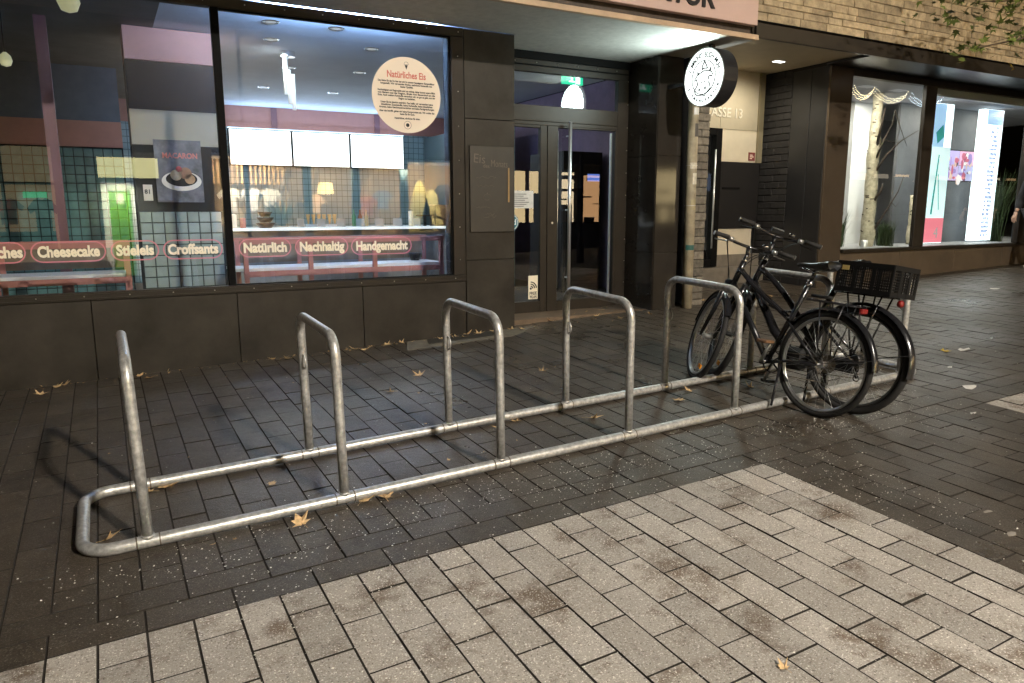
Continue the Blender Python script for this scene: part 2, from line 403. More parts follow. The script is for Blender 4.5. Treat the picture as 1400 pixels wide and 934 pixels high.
for t, par, mname in (('d', dark, 'paver_dark'), ('l', light, 'paver_light')):
    sc_ = []
    for q in plist[t]:
        cx, cy = (q[0] + q[1]) / 2, (q[2] + q[3]) / 2; u = px((cx, cy, gz(cx, cy)))
        if u is None: s = 0
        else:
            ins = -40 < u[0] < 1440 and -40 < u[1] < 975
            s = (1.0 if ins else .0) * (q[1] - q[0]) * (q[3] - q[2]) * 1e3 / u[2] ** 3
        sc_.append((s, q))
    sc_.sort(key=lambda z: -z[0])
    rest = MB()
    for i, (s, q) in enumerate(sc_):
        cx, cy = (q[0] + q[1]) / 2, (q[2] + q[3]) / 2; dz = prng.uniform(-.0022, .0022); ty = prng.uniform(-.010, .010); tx = prng.uniform(-.008, .008)
        if i < 300 and s > 0:
            o = link('paver', paver_shared(q[1] - q[0], q[3] - q[2], mname), par, (cx, cy, dz), (tx, ty, 0))
        else:
            vs, fs = paver_mesh(q[1] - q[0], q[3] - q[2], mname, 0)
            M = Matrix.Translation((cx, cy, dz)) @ Matrix.Rotation(tx, 4, 'X') @ Matrix.Rotation(ty, 4, 'Y')
            rest.add([M @ Vector(a) for a in vs], fs)
    me = rest.mesh('far_pavers'); me.materials.append(MATS[mname]); me.materials.append(MATS['joint_sand'])
    for i_, pg in enumerate(me.polygons): pg.material_index = 0 if i_ % 9 == 0 else 1
    o = link('far_pavers', me, par); kind(o, 'stuff')

# concrete strip with a sunk slab in front of the pier
def gpoly(poly, h, t):
    b = MB(); n = len(poly)
    vs = [(x, y, gz(x, y) + h) for x, y in poly] + [(x, y, gz(x, y) + h - t) for x, y in poly]
    b.add(vs, [tuple(range(n))] + [(i, n + i, n + (i + 1) % n, (i + 1) % n) for i in range(n)]); return b
kind(gpoly([(2.38, 3.0), (3.62, 3.05), (4.02, 3.36), (2.52, 3.36)], .004, .03).build('kerb_slab', 'concrete'), 'structure')
kind(gpoly([(2.66, 3.13), (3.5, 3.16), (3.58, 3.35), (2.72, 3.345)], .0085, .01).build('drain_cover', mat('drain', (.035, .03, .024), .7, var=.4, scale=30)), 'structure')

# scattered white grit: thousands of crumbs nobody could count
b = MB(); rg = random.Random(11)
for i in range(6200):
    w = rg.random()
    if w < .42: x = rg.uniform(-.4, 5.2); y = rg.gauss(-.36, .24)
    elif w < .85: x = rg.uniform(-.2, 3.6); y = -.7 - abs(rg.gauss(0, .8))
    else: x = rg.uniform(-1, 7); y = rg.uniform(-2.4, 3.2)
    if y < -2.6 or (x < .25 and y < -.3 and rg.random() < .7): continue
    s = rg.uniform(.0013, .0036) * (1.5 if rg.random() < .08 else 1); z = gz(x, y) + .0006; t = rg.uniform(0, PI)
    vs = [(x + math.cos(t + k * PI / 2) * s * (1 if k % 2 else 1.4), y + math.sin(t + k * PI / 2) * s, z) for k in range(4)] + [(x, y, z + s * .8)]
    b.add(vs, [(0, 1, 4), (1, 2, 4), (2, 3, 4), (3, 0, 4)])
o = b.build('grit', 'speck'); kind(o, 'stuff'); o['label'] = 'fine white grit sprinkled over the paving'; o['category'] = 'grit'

# ================================================================== BIKE RACK
S_, W_, H_ = .8973, .7103, .8674
rack = thing('bike_rack', 'galvanised steel bike rack of seven hoops on two long ground rails', 'bike rack', (0, 0, 0)); tilted(rack)
rr_ = .0285; zc = .034
b = MB(); xa, xb, ra = -.26, 6 * S_ + .26, .13
loop = []
for cx, cy, a0 in ((xb - ra, W_ - ra, 0), (xa + ra, W_ - ra, PI / 2), (xa + ra, ra, PI), (xb - ra, ra, 1.5 * PI)):
    loop += arc((cx, cy, zc), EX, (0, 1, 0), ra, a0, a0 + PI / 2, 7)
fin = []
for i, q in enumerate(loop):
    fin.append(q); nx = loop[(i + 1) % len(loop)]
    if (nx - q).length > .5:
        k = int((nx - q).length / .3)
        fin += [q.lerp(nx, j / k) for j in range(1, k)]
b.tube(fin, rr_, 14, closed=True); b.build('ground_rail', 'galvanised', rack, local=True)
names = ['']
for i in range(7):
    x = i * S_; rc = .105; b = MB()
    pts = [Vector((x, 0, zc + .01)), Vector((x, 0, .4)), Vector((x, 0, H_ - rc))] + arc((x, rc, H_ - rc), (0, -1, 0), EZ, rc, 0, PI / 2, 6)[1:] + \
        arc((x, W_ - rc, H_ - rc), (0, 1, 0), EZ, rc, PI / 2, 0, 6) + [Vector((x, W_, .4)), Vector((x, W_, zc + .01))]
    b.tube(pts, .0245, 14); h = b.build('hoop', 'galvanised', rack, local=True)
    for y, s in ((0, 1), (W_, -1)):
        r = MB(); r.tube(arc((x, y + s * .028, H_ - .27), (0, s * .8, 0), EZ, .040, -PI / 2 * 1.12, PI / 2 * 1.12, 12), .0052, 6)
        o = r.build('lock_ring', 'galvanised', h, local=True); o.location = WORLD[o.name] - WORLD[h.name]
    for y in (0, W_):
        for dx in (-.047, .047):
            r = MB(); r.tube([(x + dx - .003, y, zc), (x + dx + .003, y, zc)], rr_ + .0022, 14)
            o = r.build('rail_joint', 'weld', rack, local=True)
        r = MB(); r.tube([(x, y, zc + .022), (x, y, zc + .034)], .0285, 14); r.build('weld_collar', 'galvanised', rack, local=True)

# ================================================================== ICE-CREAM SHOP
YF = 3.376; SOF = 3.25
shop = thing('ice_cream_shop', 'ice cream shop front with dark stone cladding, big window and glass door', 'shop', (1.0, YF, .1))
quick('wall_core', mat('core', (.03, .027, .024), .8), shop, (-5.0, 3.18, YF + .03, YF + .12, -.6, .775), (3.19, 3.755, YF + .03, YF + .5, -.2, SOF - .002))
for x0, x1 in ((-3.62, -2.48), (-2.48, -1.34), (-1.34, -.198), (-.198, .934), (.934, 2.084), (2.084, 3.188)):
    quick('cladding_panel', 'cladding', shop, (x0 + .003, x1 - .003, YF, YF + .028, gz(x0, YF) - .06, .772), bev=.002)
for z0, z1 in ((.0, .986), (.992, 2.40), (2.406, SOF - .004)):
    quick('cladding_panel', 'cladding', shop, (3.194, 3.763, YF, YF + .028, z0, z1), bev=.002)
quick('pier_return', 'cladding', shop, (3.7545, 3.7632, YF + .03, 3.93, 0, SOF - .004))
# window frames
wf = MB()
wf.box(-4, 3.186, YF - .012, YF + .07, .776, .842, bev=.004); wf.box(-4, 3.186, YF - .010, YF + .07, 3.162, 3.246, bev=.004)
wf.box(3.05, 3.184, YF - .011, YF + .068, .8425, 3.1615, bev=.004)
fr_ = wf.build('window_frame', 'frame_bronze', shop)
quick('window_sill_strip', 'frame_bronze', shop, (-4, 3.186, YF - .020, YF - .0125, .790, .796), (-4, 3.186, YF - .020, YF - .0125, .826, .830))
quick('mullion', 'frame_black', shop, (.874, .936, YF - .008, YF + .066, .843, 3.161), bev=.003)
quick('glazing_bead', 'frame_black', shop, (3.03, 3.0495, YF + .012, YF + .05, .845, 3.16), (.937, 3.03, YF + .012, YF + .05, .843, .853), (.937, 3.03, YF + .012, YF + .05, 3.146, 3.1615))
bm_ = MB(); bm_.lathe((0, 0, 0), [(.0055, 0), (.0055, -.003), (0, -.0045)], 8, (0, 1, 0)); bolt_me = bm_.mesh('bolt'); bolt_me.materials.append(MATS['bolt'])
for k in range(13): link('bolt', bolt_me, shop, (-.9 + .33 * k, YF - .021, .812))
for k in range(12): link('bolt', bolt_me, shop, (-.5 + .33 * k, YF - .011, 3.205))
for k in range(7): link('bolt', bolt_me, shop, (3.12, YF - .012, 1.0 + .33 * k))
pane_l = quick('pane', GLASS, shop, (-4, .875, YF + .012, YF + .022, .842, 3.162))
pane_r = quick('pane', GLASS, shop, (.936, 3.05, YF + .0125, YF + .0225, .8425, 3.1615))
# pill-shaped window lettering
def pill(parent, word, x0, x1, zc_, fit, h=.083, txt=True, open_left=False):
    y = YF + .010; r = h
    out = []
    if x1 - x0 < 2 * r: r = (x1 - x0) / 2
    pts = arc((x1 - r, y, zc_), EX, EZ, h, -PI / 2, PI / 2, 12) + arc((x0 + r, y, zc_), EX, EZ, h, PI / 2, 1.5 * PI, 12)
    b = MB(); n = len(pts); ctr = Vector(((x0 + x1) / 2, y, zc_))
    inn = []
    for q in pts:
        cxx = min(max(q.x, x0 + r), x1 - r); d = (q - Vector((cxx, y, zc_))); inn.append(q - d.normalized() * .0105)
    vs = pts + inn + [v + Vector((0, .0015, 0)) for v in pts] + [v + Vector((0, .0015, 0)) for v in inn]
    fs = [(i, n + i, n + (i + 1) % n, (i + 1) % n) for i in range(n)] + [(2 * n + i, 2 * n + (i + 1) % n, 3 * n + (i + 1) % n, 3 * n + i) for i in range(n)]
    b.add(vs, fs); o = b.build('lettering_outline', 'pink_ink', parent)
    t = MB(); put_text(t, word, .118, ((x0 + x1) / 2, y - .001, zc_ - .037), EX, EZ, bold=.0052, depth=.0005, fit=fit); t.build('lettering', 'cream_ink', parent)
for w, x0, x1, zc_, f in (('Cheesecake', -.573, -.052, 1.174, .43), ('Stieleis', -.02, .341, 1.172, .28), ('Croffsants', .37, .844, 1.170, .40)): pill(pane_l, w, x0, x1, zc_, f)
pill(pane_l, 'ches', -1.1, -.602, 1.177, .165)
for c_ in pane_l.children:
    if c_.name.startswith('lettering') and 'outline' not in c_.name and WORLD[c_.name].x < -.8: c_.location.x += .145
for w, x0, x1, zc_, f in (('Natürlich', .977, 1.433, 1.168, .375), ('Nachhaltig', 1.466, 1.963, 1.166, .415), ('Handgemacht', 1.991, 2.603, 1.160, .52)): pill(pane_r, w, x0, x1, zc_, f)
# round notice on the glass
nc = Vector((2.592, YF + .010, 2.579)); b = MB(); b.disc(nc, (0, -1, 0), .348, .002, 64); b.build('round_notice', 'cream', pane_r)
t = MB(); yy = nc.y - .0035
put_text(t, 'Natürliches Eis', .085, (nc.x, yy, nc.z + .155), EX, EZ, bold=.0022, depth=.0004, fit=.39); t.build('notice_title', 'red_ink', pane_r)
t = MB()
body = [(.112, 'Das kleine Eis das Du hier isst wird in unserer hauseigenen Eismanufaktur', .57), (.089, 'hergestellt. Wir verwenden frische, natürliche Rohstoffe von', .52), (.066, 'bester Qualität.', .13),
        (.028, 'Nachhaltigkeit und Regionalität sind uns wichtig, daher kommt unsere Milch', .58), (.005, 'von Bauern aus der Region, direkt vom Bauernhof um die', .58), (-.018, 'Ecke. Auch weitere Rohstoffe versuchen wir, so gut es geht, aus der', .58), (-.041, 'Region zu beziehen.', .17),
        (-.080, 'Unser Eis ist absolut natürlich. Das heißt, wir verwenden keine', .53), (-.103, 'künstlichen Zusatzstoffe, keine Farbstoffe, keine künstlichen', .52), (-.126, 'Aromen, keine Geschmacksverstärker und keine Fertigmischungen.', .56),
        (-.160, 'Aber das betrifft, gehen wir keine Kompromisse ein. Wir wollen das', .56), (-.183, 'beste Eis für Euch.', .15), (-.222, 'Natürliches, ehrliches Eis eben.', .26)]
for dz, s, f in body: put_text(t, s, .0235, (nc.x, yy, nc.z + dz), EX, EZ, bold=.0009, depth=.0003, fit=f)
t.tube(arc((nc.x, yy, nc.z - .275), EX, EZ, .036, 0, 2 * PI, 24)[:-1], .0018, 4, closed=True); t.disc((nc.x, yy, nc.z - .275), (0, -1, 0), .018, .0005, 12)
t.tube(arc((nc.x, yy, nc.z + .282), EX, EZ, .021, -.1, PI + .1, 12), .0016, 4); t.tube([(nc.x - .023, yy, nc.z + .279), (nc.x + .023, yy, nc.z + .279)], .0016, 4)
t.prism([(-.016, .274), (.016, .274), (0, .232)], (nc.x, yy, nc.z), EX, EZ, (0, -1, 0), .0006)
t.build('notice_text', 'black_ink', pane_r)

# canopy over the front
can = quick('canopy_soffit', 'soffit', shop, (-5, 6.10, 2.40, YF - .02, SOF, SOF + .06), (3.77, 6.10, YF - .02, 4.05, SOF + .0005, SOF + .06))
quick('canopy_edge', 'fascia_wood', shop, (-5, 6.115, 2.345, 2.398, SOF - .004, SOF + .046), bev=.003)
quick('canopy_recess', mat('recess_dark', (.06, .045, .035), .6, var=.4, scale=12), shop, (-5, 6.07, 2.40, 2.46, SOF + .0605, 3.40))
sp = quick('name_panel', 'sign_pink', shop, (2.2, 6.04, 2.30, 2.37, 3.372, 4.25), bev=.004)
t = MB(); put_text(t, 'EISMANUFAKTUR', .285, (5.42, 2.292, 3.462), EX, EZ, bold=.006, depth=.008, align='RIGHT', spacing=1.02); t.build('name_lettering', 'dark_letters', sp)
quick('canopy_tip', 'frame_bronze', shop, (6.045, 6.10, 2.40, 3.4, SOF + .061, 3.42))
quick('upper_wall', 'cladding', shop, (-5, 6.05, 2.45, 2.6, 3.401, 5.2))

# entrance: frame, transom, side light and door
DY = 3.97
ent = quick('entrance_frame', 'frame_bronze', shop, (3.765, 5.69, DY, DY + .07, 3.036, 3.246), (5.531, 5.69, DY - .002, DY + .07, .1, 3.0355), (3.765, 3.90, DY - .002, DY + .07, .1, 3.0355), (3.9005, 5.5305, DY - .001, DY + .07, 2.46, 2.675), (3.9005, 5.5305, DY - .014, DY - .0015, 2.50, 2.512), bev=.003)
quick('entrance_head', 'frame_black', shop, (3.77, 5.70, DY - .035, DY - .002, 3.165, 3.246), (3.77, 5.70, DY - .02, DY - .002, 3.10, 3.112))
for k in range(6): link('bolt', bolt_me, shop, (4.1 + .28 * k, DY - .002, 3.138))
for k in range(10): link('bolt', bolt_me, shop, (5.675, DY - .004, .6 + .27 * k))
quick('transom_pane', GLASS, shop, (3.90, 5.531, DY + .03, DY + .038, 2.675, 3.036))
side = quick('side_light', 'frame_bronze', shop, (3.9005, 3.98, DY + .002, DY + .06, .26, 2.4595), (4.44, 4.528, DY + .002, DY + .06, .26, 2.4595), (3.981, 4.4395, DY + .003, DY + .06, .26, .43), (3.981, 4.4395, DY + .003, DY + .06, 2.43, 2.4595), bev=.003)
quick('pane', GLASS, side, (3.981, 4.44, DY + .028, DY + .036, .43, 2.43))
door = quick('door', 'frame_bronze', shop, (4.532, 4.675, DY - .004, DY + .055, .285, 2.4595), (5.50, 5.5305, DY - .004, DY + .055, .285, 2.4595), (4.6755, 5.4995, DY - .003, DY + .055, .285, .42), (4.6755, 5.4995, DY - .003, DY + .055, 2.44, 2.4595), bev=.003)
quick('pane', GLASS, door, (4.675, 5.50, DY + .022, DY + .030, .42, 2.44))
b = MB(); b.tube([(4.79, DY - .085, .545), (4.79, DY - .085, 2.50)], .021, 12)
for z in (.70, 1.5, 2.35): b.tube([(4.79, DY - .085, z), (4.79, DY - .004, z)], .009, 8)
b.build('door_handle', 'steel', door)
b = MB(); b.tube([(4.74, DY + .12, .56), (4.74, DY + .12, 2.42)], .0165, 12); b.build('inner_handle', 'steel', door)
b = MB(); b.disc((4.60, DY - .005, 1.35), (0, -1, 0), .013, .006, 14); b.build('lock_cylinder', 'steel', door)
quick('door_edge_rail', 'steel', door, (5.455, 5.475, DY + .031, DY + .05, .44, 2.42))
quick('threshold', 'frame_black', shop, (3.78, 5.69, DY - .02, DY + .12, .2, .284))
# stickers on the side light
st = quick('wlan_sticker', 'cream_ink', side, (4.295, 4.425, DY + .0255, DY + .0275, .455, .735))
t = MB(); tz = .56
for r in (.03, .055, .08): t.tube(arc((4.325, DY + .025, tz + .02), EX, EZ, r, .1, PI / 2 - .02, 8), .008, 4)
t.disc((4.328, DY + .025, tz + .022), (0, -1, 0), .014, .001, 12)
t.build('wifi_symbol', 'black_ink', side); t = MB(); put_text(t, 'FREE', .05, (4.36, DY + .0245, .508), EX, EZ, bold=.0015, depth=.0005, fit=.10); put_text(t, 'WLAN', .05, (4.36, DY + .0245, .466), EX, EZ, bold=.0015, depth=.0005, fit=.10)
t.build('wlan_lettering', 'black_ink', side)
b = MB(); b.disc((4.06, DY + .0255, 1.36), (0, -1, 0), .10, .002, 28); b.build('round_sticker', mat('teal_print', (.02, .16, .22), .5), side)
t = MB(); t.tube(arc((4.06, DY + .022, 1.36), EX, EZ, .088, 0, 2 * PI, 28)[:-1], .005, 4, closed=True); put_text(t, 'ed', .09, (4.085, DY + .022, 1.335), EX, EZ, bold=.002, depth=.0005); t.build('sticker_print', 'white_paint', side)
quick('opening_hours_sheet', mat('sheet_grey', (.55, .53, .50), .6, var=.1, scale=30), side, (4.0, 4.36, DY + .0255, DY + .0275, 1.52, 1.72))
t = MB()
for k in range(7): t.box(4.02, 4.02 + .3 * (.7 + .3 * ((k * 7) % 5) / 5), DY + .0245, DY + .0253, 1.54 + .023 * k, 1.547 + .023 * k)
t.build('sheet_print', 'black_ink', side)
quick('card_sticker', mat('card_blue', (.05, .12, .42), .5), side, (4.0, 4.10, DY + .0255, DY + .0275, .47, .60))
quick('card_stripe', mat('card_red', (.55, .06, .05), .5), side, (4.001, 4.099, DY + .0245, DY + .0253, .50, .53))

# polished pillar to the right of the entrance
quick('pillar_core', 'mortar_dark', shop, (5.71, 6.055, 3.43, 4.05, 0, SOF - .003))
for z0, z1 in ((.05, .985), (.991, 2.128), (2.134, SOF - .004)):
    quick('pillar_panel', 'pillar_stone', shop, (5.70, 6.06, 3.418, 3.4295, z0, z1), bev=.002)
    quick('pillar_panel', 'pillar_stone', shop, (5.6905, 5.7095, 3.4305, 3.968, z0, z1), bev=.002)

# ---- inside of the shop
FLZ = .30
quick('interior_floor', 'wood_floor', shop, (-5, 6.3, YF + .13, 10.6, FLZ - .06, FLZ))
ceil_ = quick('interior_ceiling', 'ceiling_blue', shop, (.55, 6.3, YF + .075, 10.6, 3.30, 3.36))
quick('dark_ceiling', mat('ceiling_grey', (.20, .20, .20), .8, var=.15, scale=2), shop, (-5, .545, YF + .075, 10.6, 3.29, 3.36))
quick('back_wall', 'tile_wall_far', shop, (.3, 6.3, 10.40, 10.5, FLZ, 2.94))
quick('back_wall_band', 'pink_wall', shop, (.3, 6.3, 10.38, 10.5, 2.9405, 3.2995))
quick('band_post', mat('pink_dark', (.28, .12, .12), .6), shop, (2.72, 2.82, 10.35, 10.379, 2.945, 3.295), (4.62, 4.72, 10.35, 10.379, 2.945, 3.295))
quick('side_wall', mat('mauve_wall', (.30, .20, .26), .7, var=.1), shop, (6.305, 6.36, 4.06, 10.4, FLZ, 3.29))
quick('wall_strip', 'tile_wall_side', shop, (5.62, 5.68, 6.8, 10.37, FLZ, 2.9))
quick('far_left_wall', mat('dark_plaster', (.05, .045, .045), .8), shop, (-5.1, -5.02, YF + .1, 10.5, FLZ, 3.28))
# left bay: teal tiles, each one a piece
tb = quick('tiled_wall', 'grout_dark', shop, (-2.6, .26, 7.52, 7.62, FLZ, 2.30))
quick('upper_plaster', mat('plaster_blue', (.12, .14, .18), .8, var=.1), shop, (-5, .26, 7.53, 7.62, 2.62, 3.288)); quick('pink_rail', 'pink_wall', shop, (-5, .26, 7.50, 7.615, 2.301, 2.62))
def tile_piece(pitch, m):
    b = MB(); h = pitch / 2 - .0035; b.add([(-h, 0, -h), (h, 0, -h), (h, 0, h), (-h, 0, h), (-h + .004, -.008, -h + .004), (h - .004, -.008, -h + .004), (h - .004, -.008, h - .004), (-h + .004, -.008, h - .004)],
                                          [(4, 5, 6, 7), (0, 1, 5, 4), (1, 2, 6, 5), (2, 3, 7, 6), (3, 0, 4, 7)])
    me = b.mesh('tile'); me.materials.append(MATS[m]); return me
tm = tile_piece(.11, 'tile_teal')
for i in range(14):
    for j in range(18): link('tile', tm, tb, (.19 - .11 * i, 7.519, FLZ + .06 + .11 * j))
# partition beside the mullion
pt = MB(); pt.box(.27, 1.105, 5.0, 5.5, FLZ, 1.487); part_ = pt.build('partition', 'grout_dark', shop)
tm2 = tile_piece(.1125, 'tile_pale')
for i in range(7):
    for j in range(10): link('tile', tm2, part_, (.335 + .1125 * i, 4.999, 1.432 - .1125 * j))
quick('partition_niche', 'dark_panel', shop, (.27, 1.105, 5.01, 5.5, 1.488, 2.158), (.27, 1.105, 5.012, 5.5, 2.502, 2.976))
quick('partition_band', mat('beige_band', (.34, .28, .19), .6), shop, (.271, 1.104, 5.0, 5.5, 2.1585, 2.5015)); quick('partition_head', 'pink_wall', shop, (.27, 1.105, 4.99, 5.5, 2.9765, 3.289))
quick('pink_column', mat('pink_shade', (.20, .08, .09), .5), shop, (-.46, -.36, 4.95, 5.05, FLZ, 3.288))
# ceiling downlights
for k, (x, y) in enumerate(((1.69, 5.0), (2.17, 4.2), (2.78, 4.94), (2.2, 6.5), (2.2, 8.2), (3.25, 8.24), (1.54, 4.24), (4.2, 5.6), (4.4, 8.2), (3.1, 6.4))):
    b = MB(); b.lathe((x, y, 3.30), [(.062, 0), (.075, -.006), (.085, 0)], 20); ring = b.build('downlight', 'chrome', ceil_)
    b = MB(); b.disc((x, y, 3.2985), (0, 0, -1), .05, .001, 16); b.build('lens', mat('lens_dim', (.3, .3, .3), .3, emit=.25, ecol=(1, .97, .9)), ring)  # lens given a faint glow to go with the added fill lights
quick('led_strip', 'led_cool', shop, (.98, 2.15, YF + .11, YF + .13, 3.255, 3.268))
for k, (x, y) in enumerate(((1.6, 5.6), (3.2, 5.6), (2.0, 8.4), (4.2, 8.2))):  # unseen area lights added to brighten the interior, apart from the downlights
    ld = bpy.data.lights.new('ceiling_fill', 'AREA'); ld.energy = 25; ld.size = .5; ld.color = (.86, .93, 1.0)
    lo = bpy.data.objects.new('ceiling_fill', ld); C.objects.link(lo); lo.location = Vector((x, y, 3.27)) - WORLD[shop.name]; lo.parent = shop
ld = bpy.data.lights.new('led_light', 'AREA'); ld.shape = 'RECTANGLE'; ld.size = 1.6; ld.size_y = .05; ld.energy = 175; ld.color = (.36, .57, 1.0)
lo = bpy.data.objects.new('led_light', ld); C.objects.link(lo); lo.location = Vector((2.15, YF + .16, 3.24)) - WORLD[shop.name]; lo.parent = shop; lo.rotation_euler = (math.radians(150), 0, 0)
ld = bpy.data.lights.new('uplight_fill', 'AREA'); ld.shape = 'RECTANGLE'; ld.size = 3.2; ld.size_y = .06; ld.energy = 18; ld.color = (.42, .62, 1.0)  # unseen light added above the screens to brighten the blue ceiling
lo = bpy.data.objects.new('uplight_fill', ld); C.objects.link(lo); lo.location = Vector((3.56, 10.25, 2.93)) - WORLD[shop.name]; lo.parent = shop; lo.rotation_euler = (math.radians(-140), 0, 0)
quick('uplight_fill_strip', 'led_cool', shop, (1.97, 5.16, 10.28, 10.34, 2.91, 2.925))  # glowing strip added to go with the added uplight
# bulb-like pendant
for nm, lab, x, y, z in (('pendant_lamp', 'cream teardrop pendant lamp high in the left window pane', -.145, 3.8, 3.165), ('pendant_lamp', 'small white ball lamp at the far left of the window', -.65, 4.2, 2.735)):
    r = .085 if x > -.5 else .05
    t = thing(nm, lab, 'lamp', (x, y, z)); b = MB(); b.lathe((x, y, z), [(0, -r), (r * .7, -r * .75), (r, -.0), (r * .8, r * .8), (.012, r * 1.35)], 18); b.build('shade', mat('lamp_cream', (.8, .74, .5), .4, emit=.35, ecol=(.9, .85, .5)), t)
    b = MB(); b.tube([(x, y, z + r * 1.3), (x, y, 3.288)], .006, 6); b.build('cord', 'black_plastic', t)
# cluster of glass tube pendants
t = thing('chandelier', 'bright cluster lamp of hanging glass tubes under the blue ceiling', 'lamp', (2.2, 6.0, 2.75))
for k, (dx, z0, z1) in enumerate(((-.05, 2.82, 3.22), (.0, 2.72, 3.1), (.05, 2.66, 3.06), (-.02, 2.95, 3.24))):
    b = MB(); b.tube([(1.98 + dx, 5.5 + .03 * k, z0), (1.98 + dx, 5.5 + .03 * k, z1)], .022, 8); b.build('glass_tube', mat('tube_glow', (1, .95, .85), .3, emit=.5, ecol=(1, .92, .78)), t)
b = MB(); b.disc((1.98, 5.53, 3.24), EZ, .08, .058, 16); b.build('canopy_plate', 'chrome', t)
# menu screens
for k, (x0, x1) in enumerate(((1.97, 3.033), (3.045, 4.093), (4.105, 5.158))):
    t = thing('menu_screen', 'glowing white menu screen above the counter, ' + ('leftmost of three', 'middle of three', 'rightmost of three')[k], 'screen', (x0, 10.3, 2.28), 'menu screens above the counter')
    quick('bezel', 'black_plastic', t, (x0, x1, 10.27, 10.345, 2.285, 2.905), bev=.004); quick('display', 'screen_white', t, (x0 + .014, x1 - .014, 10.2655, 10.2695, 2.30, 2.89))
# counter
ct = thing('sales_counter', 'long grey sales counter with lit white top edge behind the window', 'counter', (3.4, 8.6, FLZ))
quick('counter_body', mat('counter_grey', (.22, .22, .23), .5, var=.1), ct, (1.55, 5.3, 8.55, 9.2, FLZ, 1.19)); quick('counter_top', 'shop_white', ct, (1.5, 5.35, 8.42, 9.25, 1.1905, 1.235)); quick('counter_light', mat('counter_led', (1, 1, 1), .4, emit=.85, ecol=(.85, .93, 1)), ct, (1.55, 5.3, 8.40, 8.4195, 1.195, 1.23))
for k in range(7):
    quick('tray_divider', mat('clear_edge', (.55, .62, .66), .2, metal=.4), ct, (2.75 + .33 * k, 2.765 + .33 * k, 8.46, 8.9, 1.24, 1.37))
quick('shelf_light', 'led_white', ct, (2.0, 2.6, 8.54, 8.549, .93, .945), (3.6, 4.2, 8.54, 8.549, .93, .945))
for k, (r, z) in enumerate(((.15, 1.25), (.135, 1.335), (.115, 1.42))):
    b = MB(); b.lathe((2.17, 8.5, z - .013), [(.0, 0), (r * .6, 0), (r, .075), (r - .01, .075), (r * .55, .012), (0, .012)], 20); tag(b.build('serving_bowl', 'black_plastic'), 'black serving bowl on the counter, ' + ('lowest', 'middle', 'topmost')[k] + ' of the stack of three', 'bowl', 'stacked bowls on the counter')
b = MB(); b.lathe((3.05, 4.45, .935), [(.0, 0), (.05, 0), (.075, .085), (.07, .085), (0, .01)], 16); tag(b.build('serving_bowl', 'black_plastic'), 'small black cup left on the pink window bench', 'cup')
b = MB(); b.box(5.02, 5.3, 8.45, 8.75, 1.236, 1.60, bev=.01); b.box(4.75, 5.0, 8.5, 8.7, 1.40, 1.43, bev=.005); b.box(4.86, 4.9, 8.58, 8.62, 1.236, 1.40); tag(b.build('coffee_machine', 'black_plastic'), 'black till terminal at the right end of the counter', 'till')
for i, (x, h, c, lab) in enumerate(((1.72, .22, (.75, .72, .68), 'pale stack of paper cups at the left end of the counter'), (1.85, .16, (.55, .20, .18), 'shorter pink stack of cups at the left end of the counter'), (4.62, .26, (.70, .68, .62), 'tall stack of cups near the till'))):
    b = MB(); prof = [(0, 0)]
    n_ = int(h / .025)
    for q in range(n_): prof += [(.040, q * .025), (.045, q * .025 + .024), (.040, q * .025 + .0245)]
    b.lathe((x, 8.6, 1.236), prof + [(0, h)], 14); tag(b.build('cup_stack', mat('cups%d' % i, c, .6)), lab, 'cups')
t = thing('cone_display', 'clear box of ice cream cones on the back of the counter', 'cone box', (3.1, 9.05, 1.236)); quick('box', mat('cone_box', (.45, .48, .5), .2), t, (2.9, 3.5, 8.95, 9.2, 1.2355, 1.28))
for k in range(6): b = MB(); b.lathe((2.97 + .09 * k, 9.07, 1.28), [(0.012, 0), (.035, .16), (.028, .16), (0, .02)], 10); b.build('cone', mat('wafer', (.55, .33, .13), .8), t)
for k, (x, c) in enumerate(((3.75, (.10, .25, .12)), (3.86, (.35, .12, .05)), (3.97, (.4, .35, .2)))): b = MB(); b.lathe((x, 9.05, 1.2355), [(0, 0), (.035, 0), (.035, .17), (.013, .22), (.013, .28), (0, .28)], 12); tag(b.build('syrup_bottle', mat('bottle%d' % k, c, .2)), ('green', 'red brown', 'yellow')[k] + ' syrup bottle standing on the counter', 'bottle')
# pink window benches
def bench(xs, label):
    t = thing('window_bench', label, 'bench', (xs[0], 4.2, FLZ))
    for x in xs:
        for y in (4.2, 4.72): quick('leg', 'pink_metal', t, (x - .022, x + .022, y - .02, y + .02, FLZ, 1.165 if y < 4.5 else 1.18))
    quick('top_rail', 'pink_metal', t, (xs[0] - .03, xs[-1] + .03, 4.175, 4.225, 1.1655, 1.215), (xs[0] - .03, xs[-1] + .03, 4.70, 4.745, 1.1805, 1.215))
    quick('bench_rail', 'pink_metal', t, (xs[0] - .025, xs[-1] + .025, 4.182, 4.219, .84, .895))
    quick('seat_board', 'shop_white', t, (xs[0] - .12, xs[-1] + .02, 4.222, 4.698, .896, .925)); quick('back_board', mat('ply', (.20, .14, .09), .6, var=.2), t, (xs[0], xs[-1], 4.72, 4.74, .95, 1.18))
bench((1.16, 1.80, 2.49, 3.27), 'pink metal bench frame with white board behind the right window pane')
bench((-1.9, -.9, .115), 'pink metal bench frame behind the left window pane')
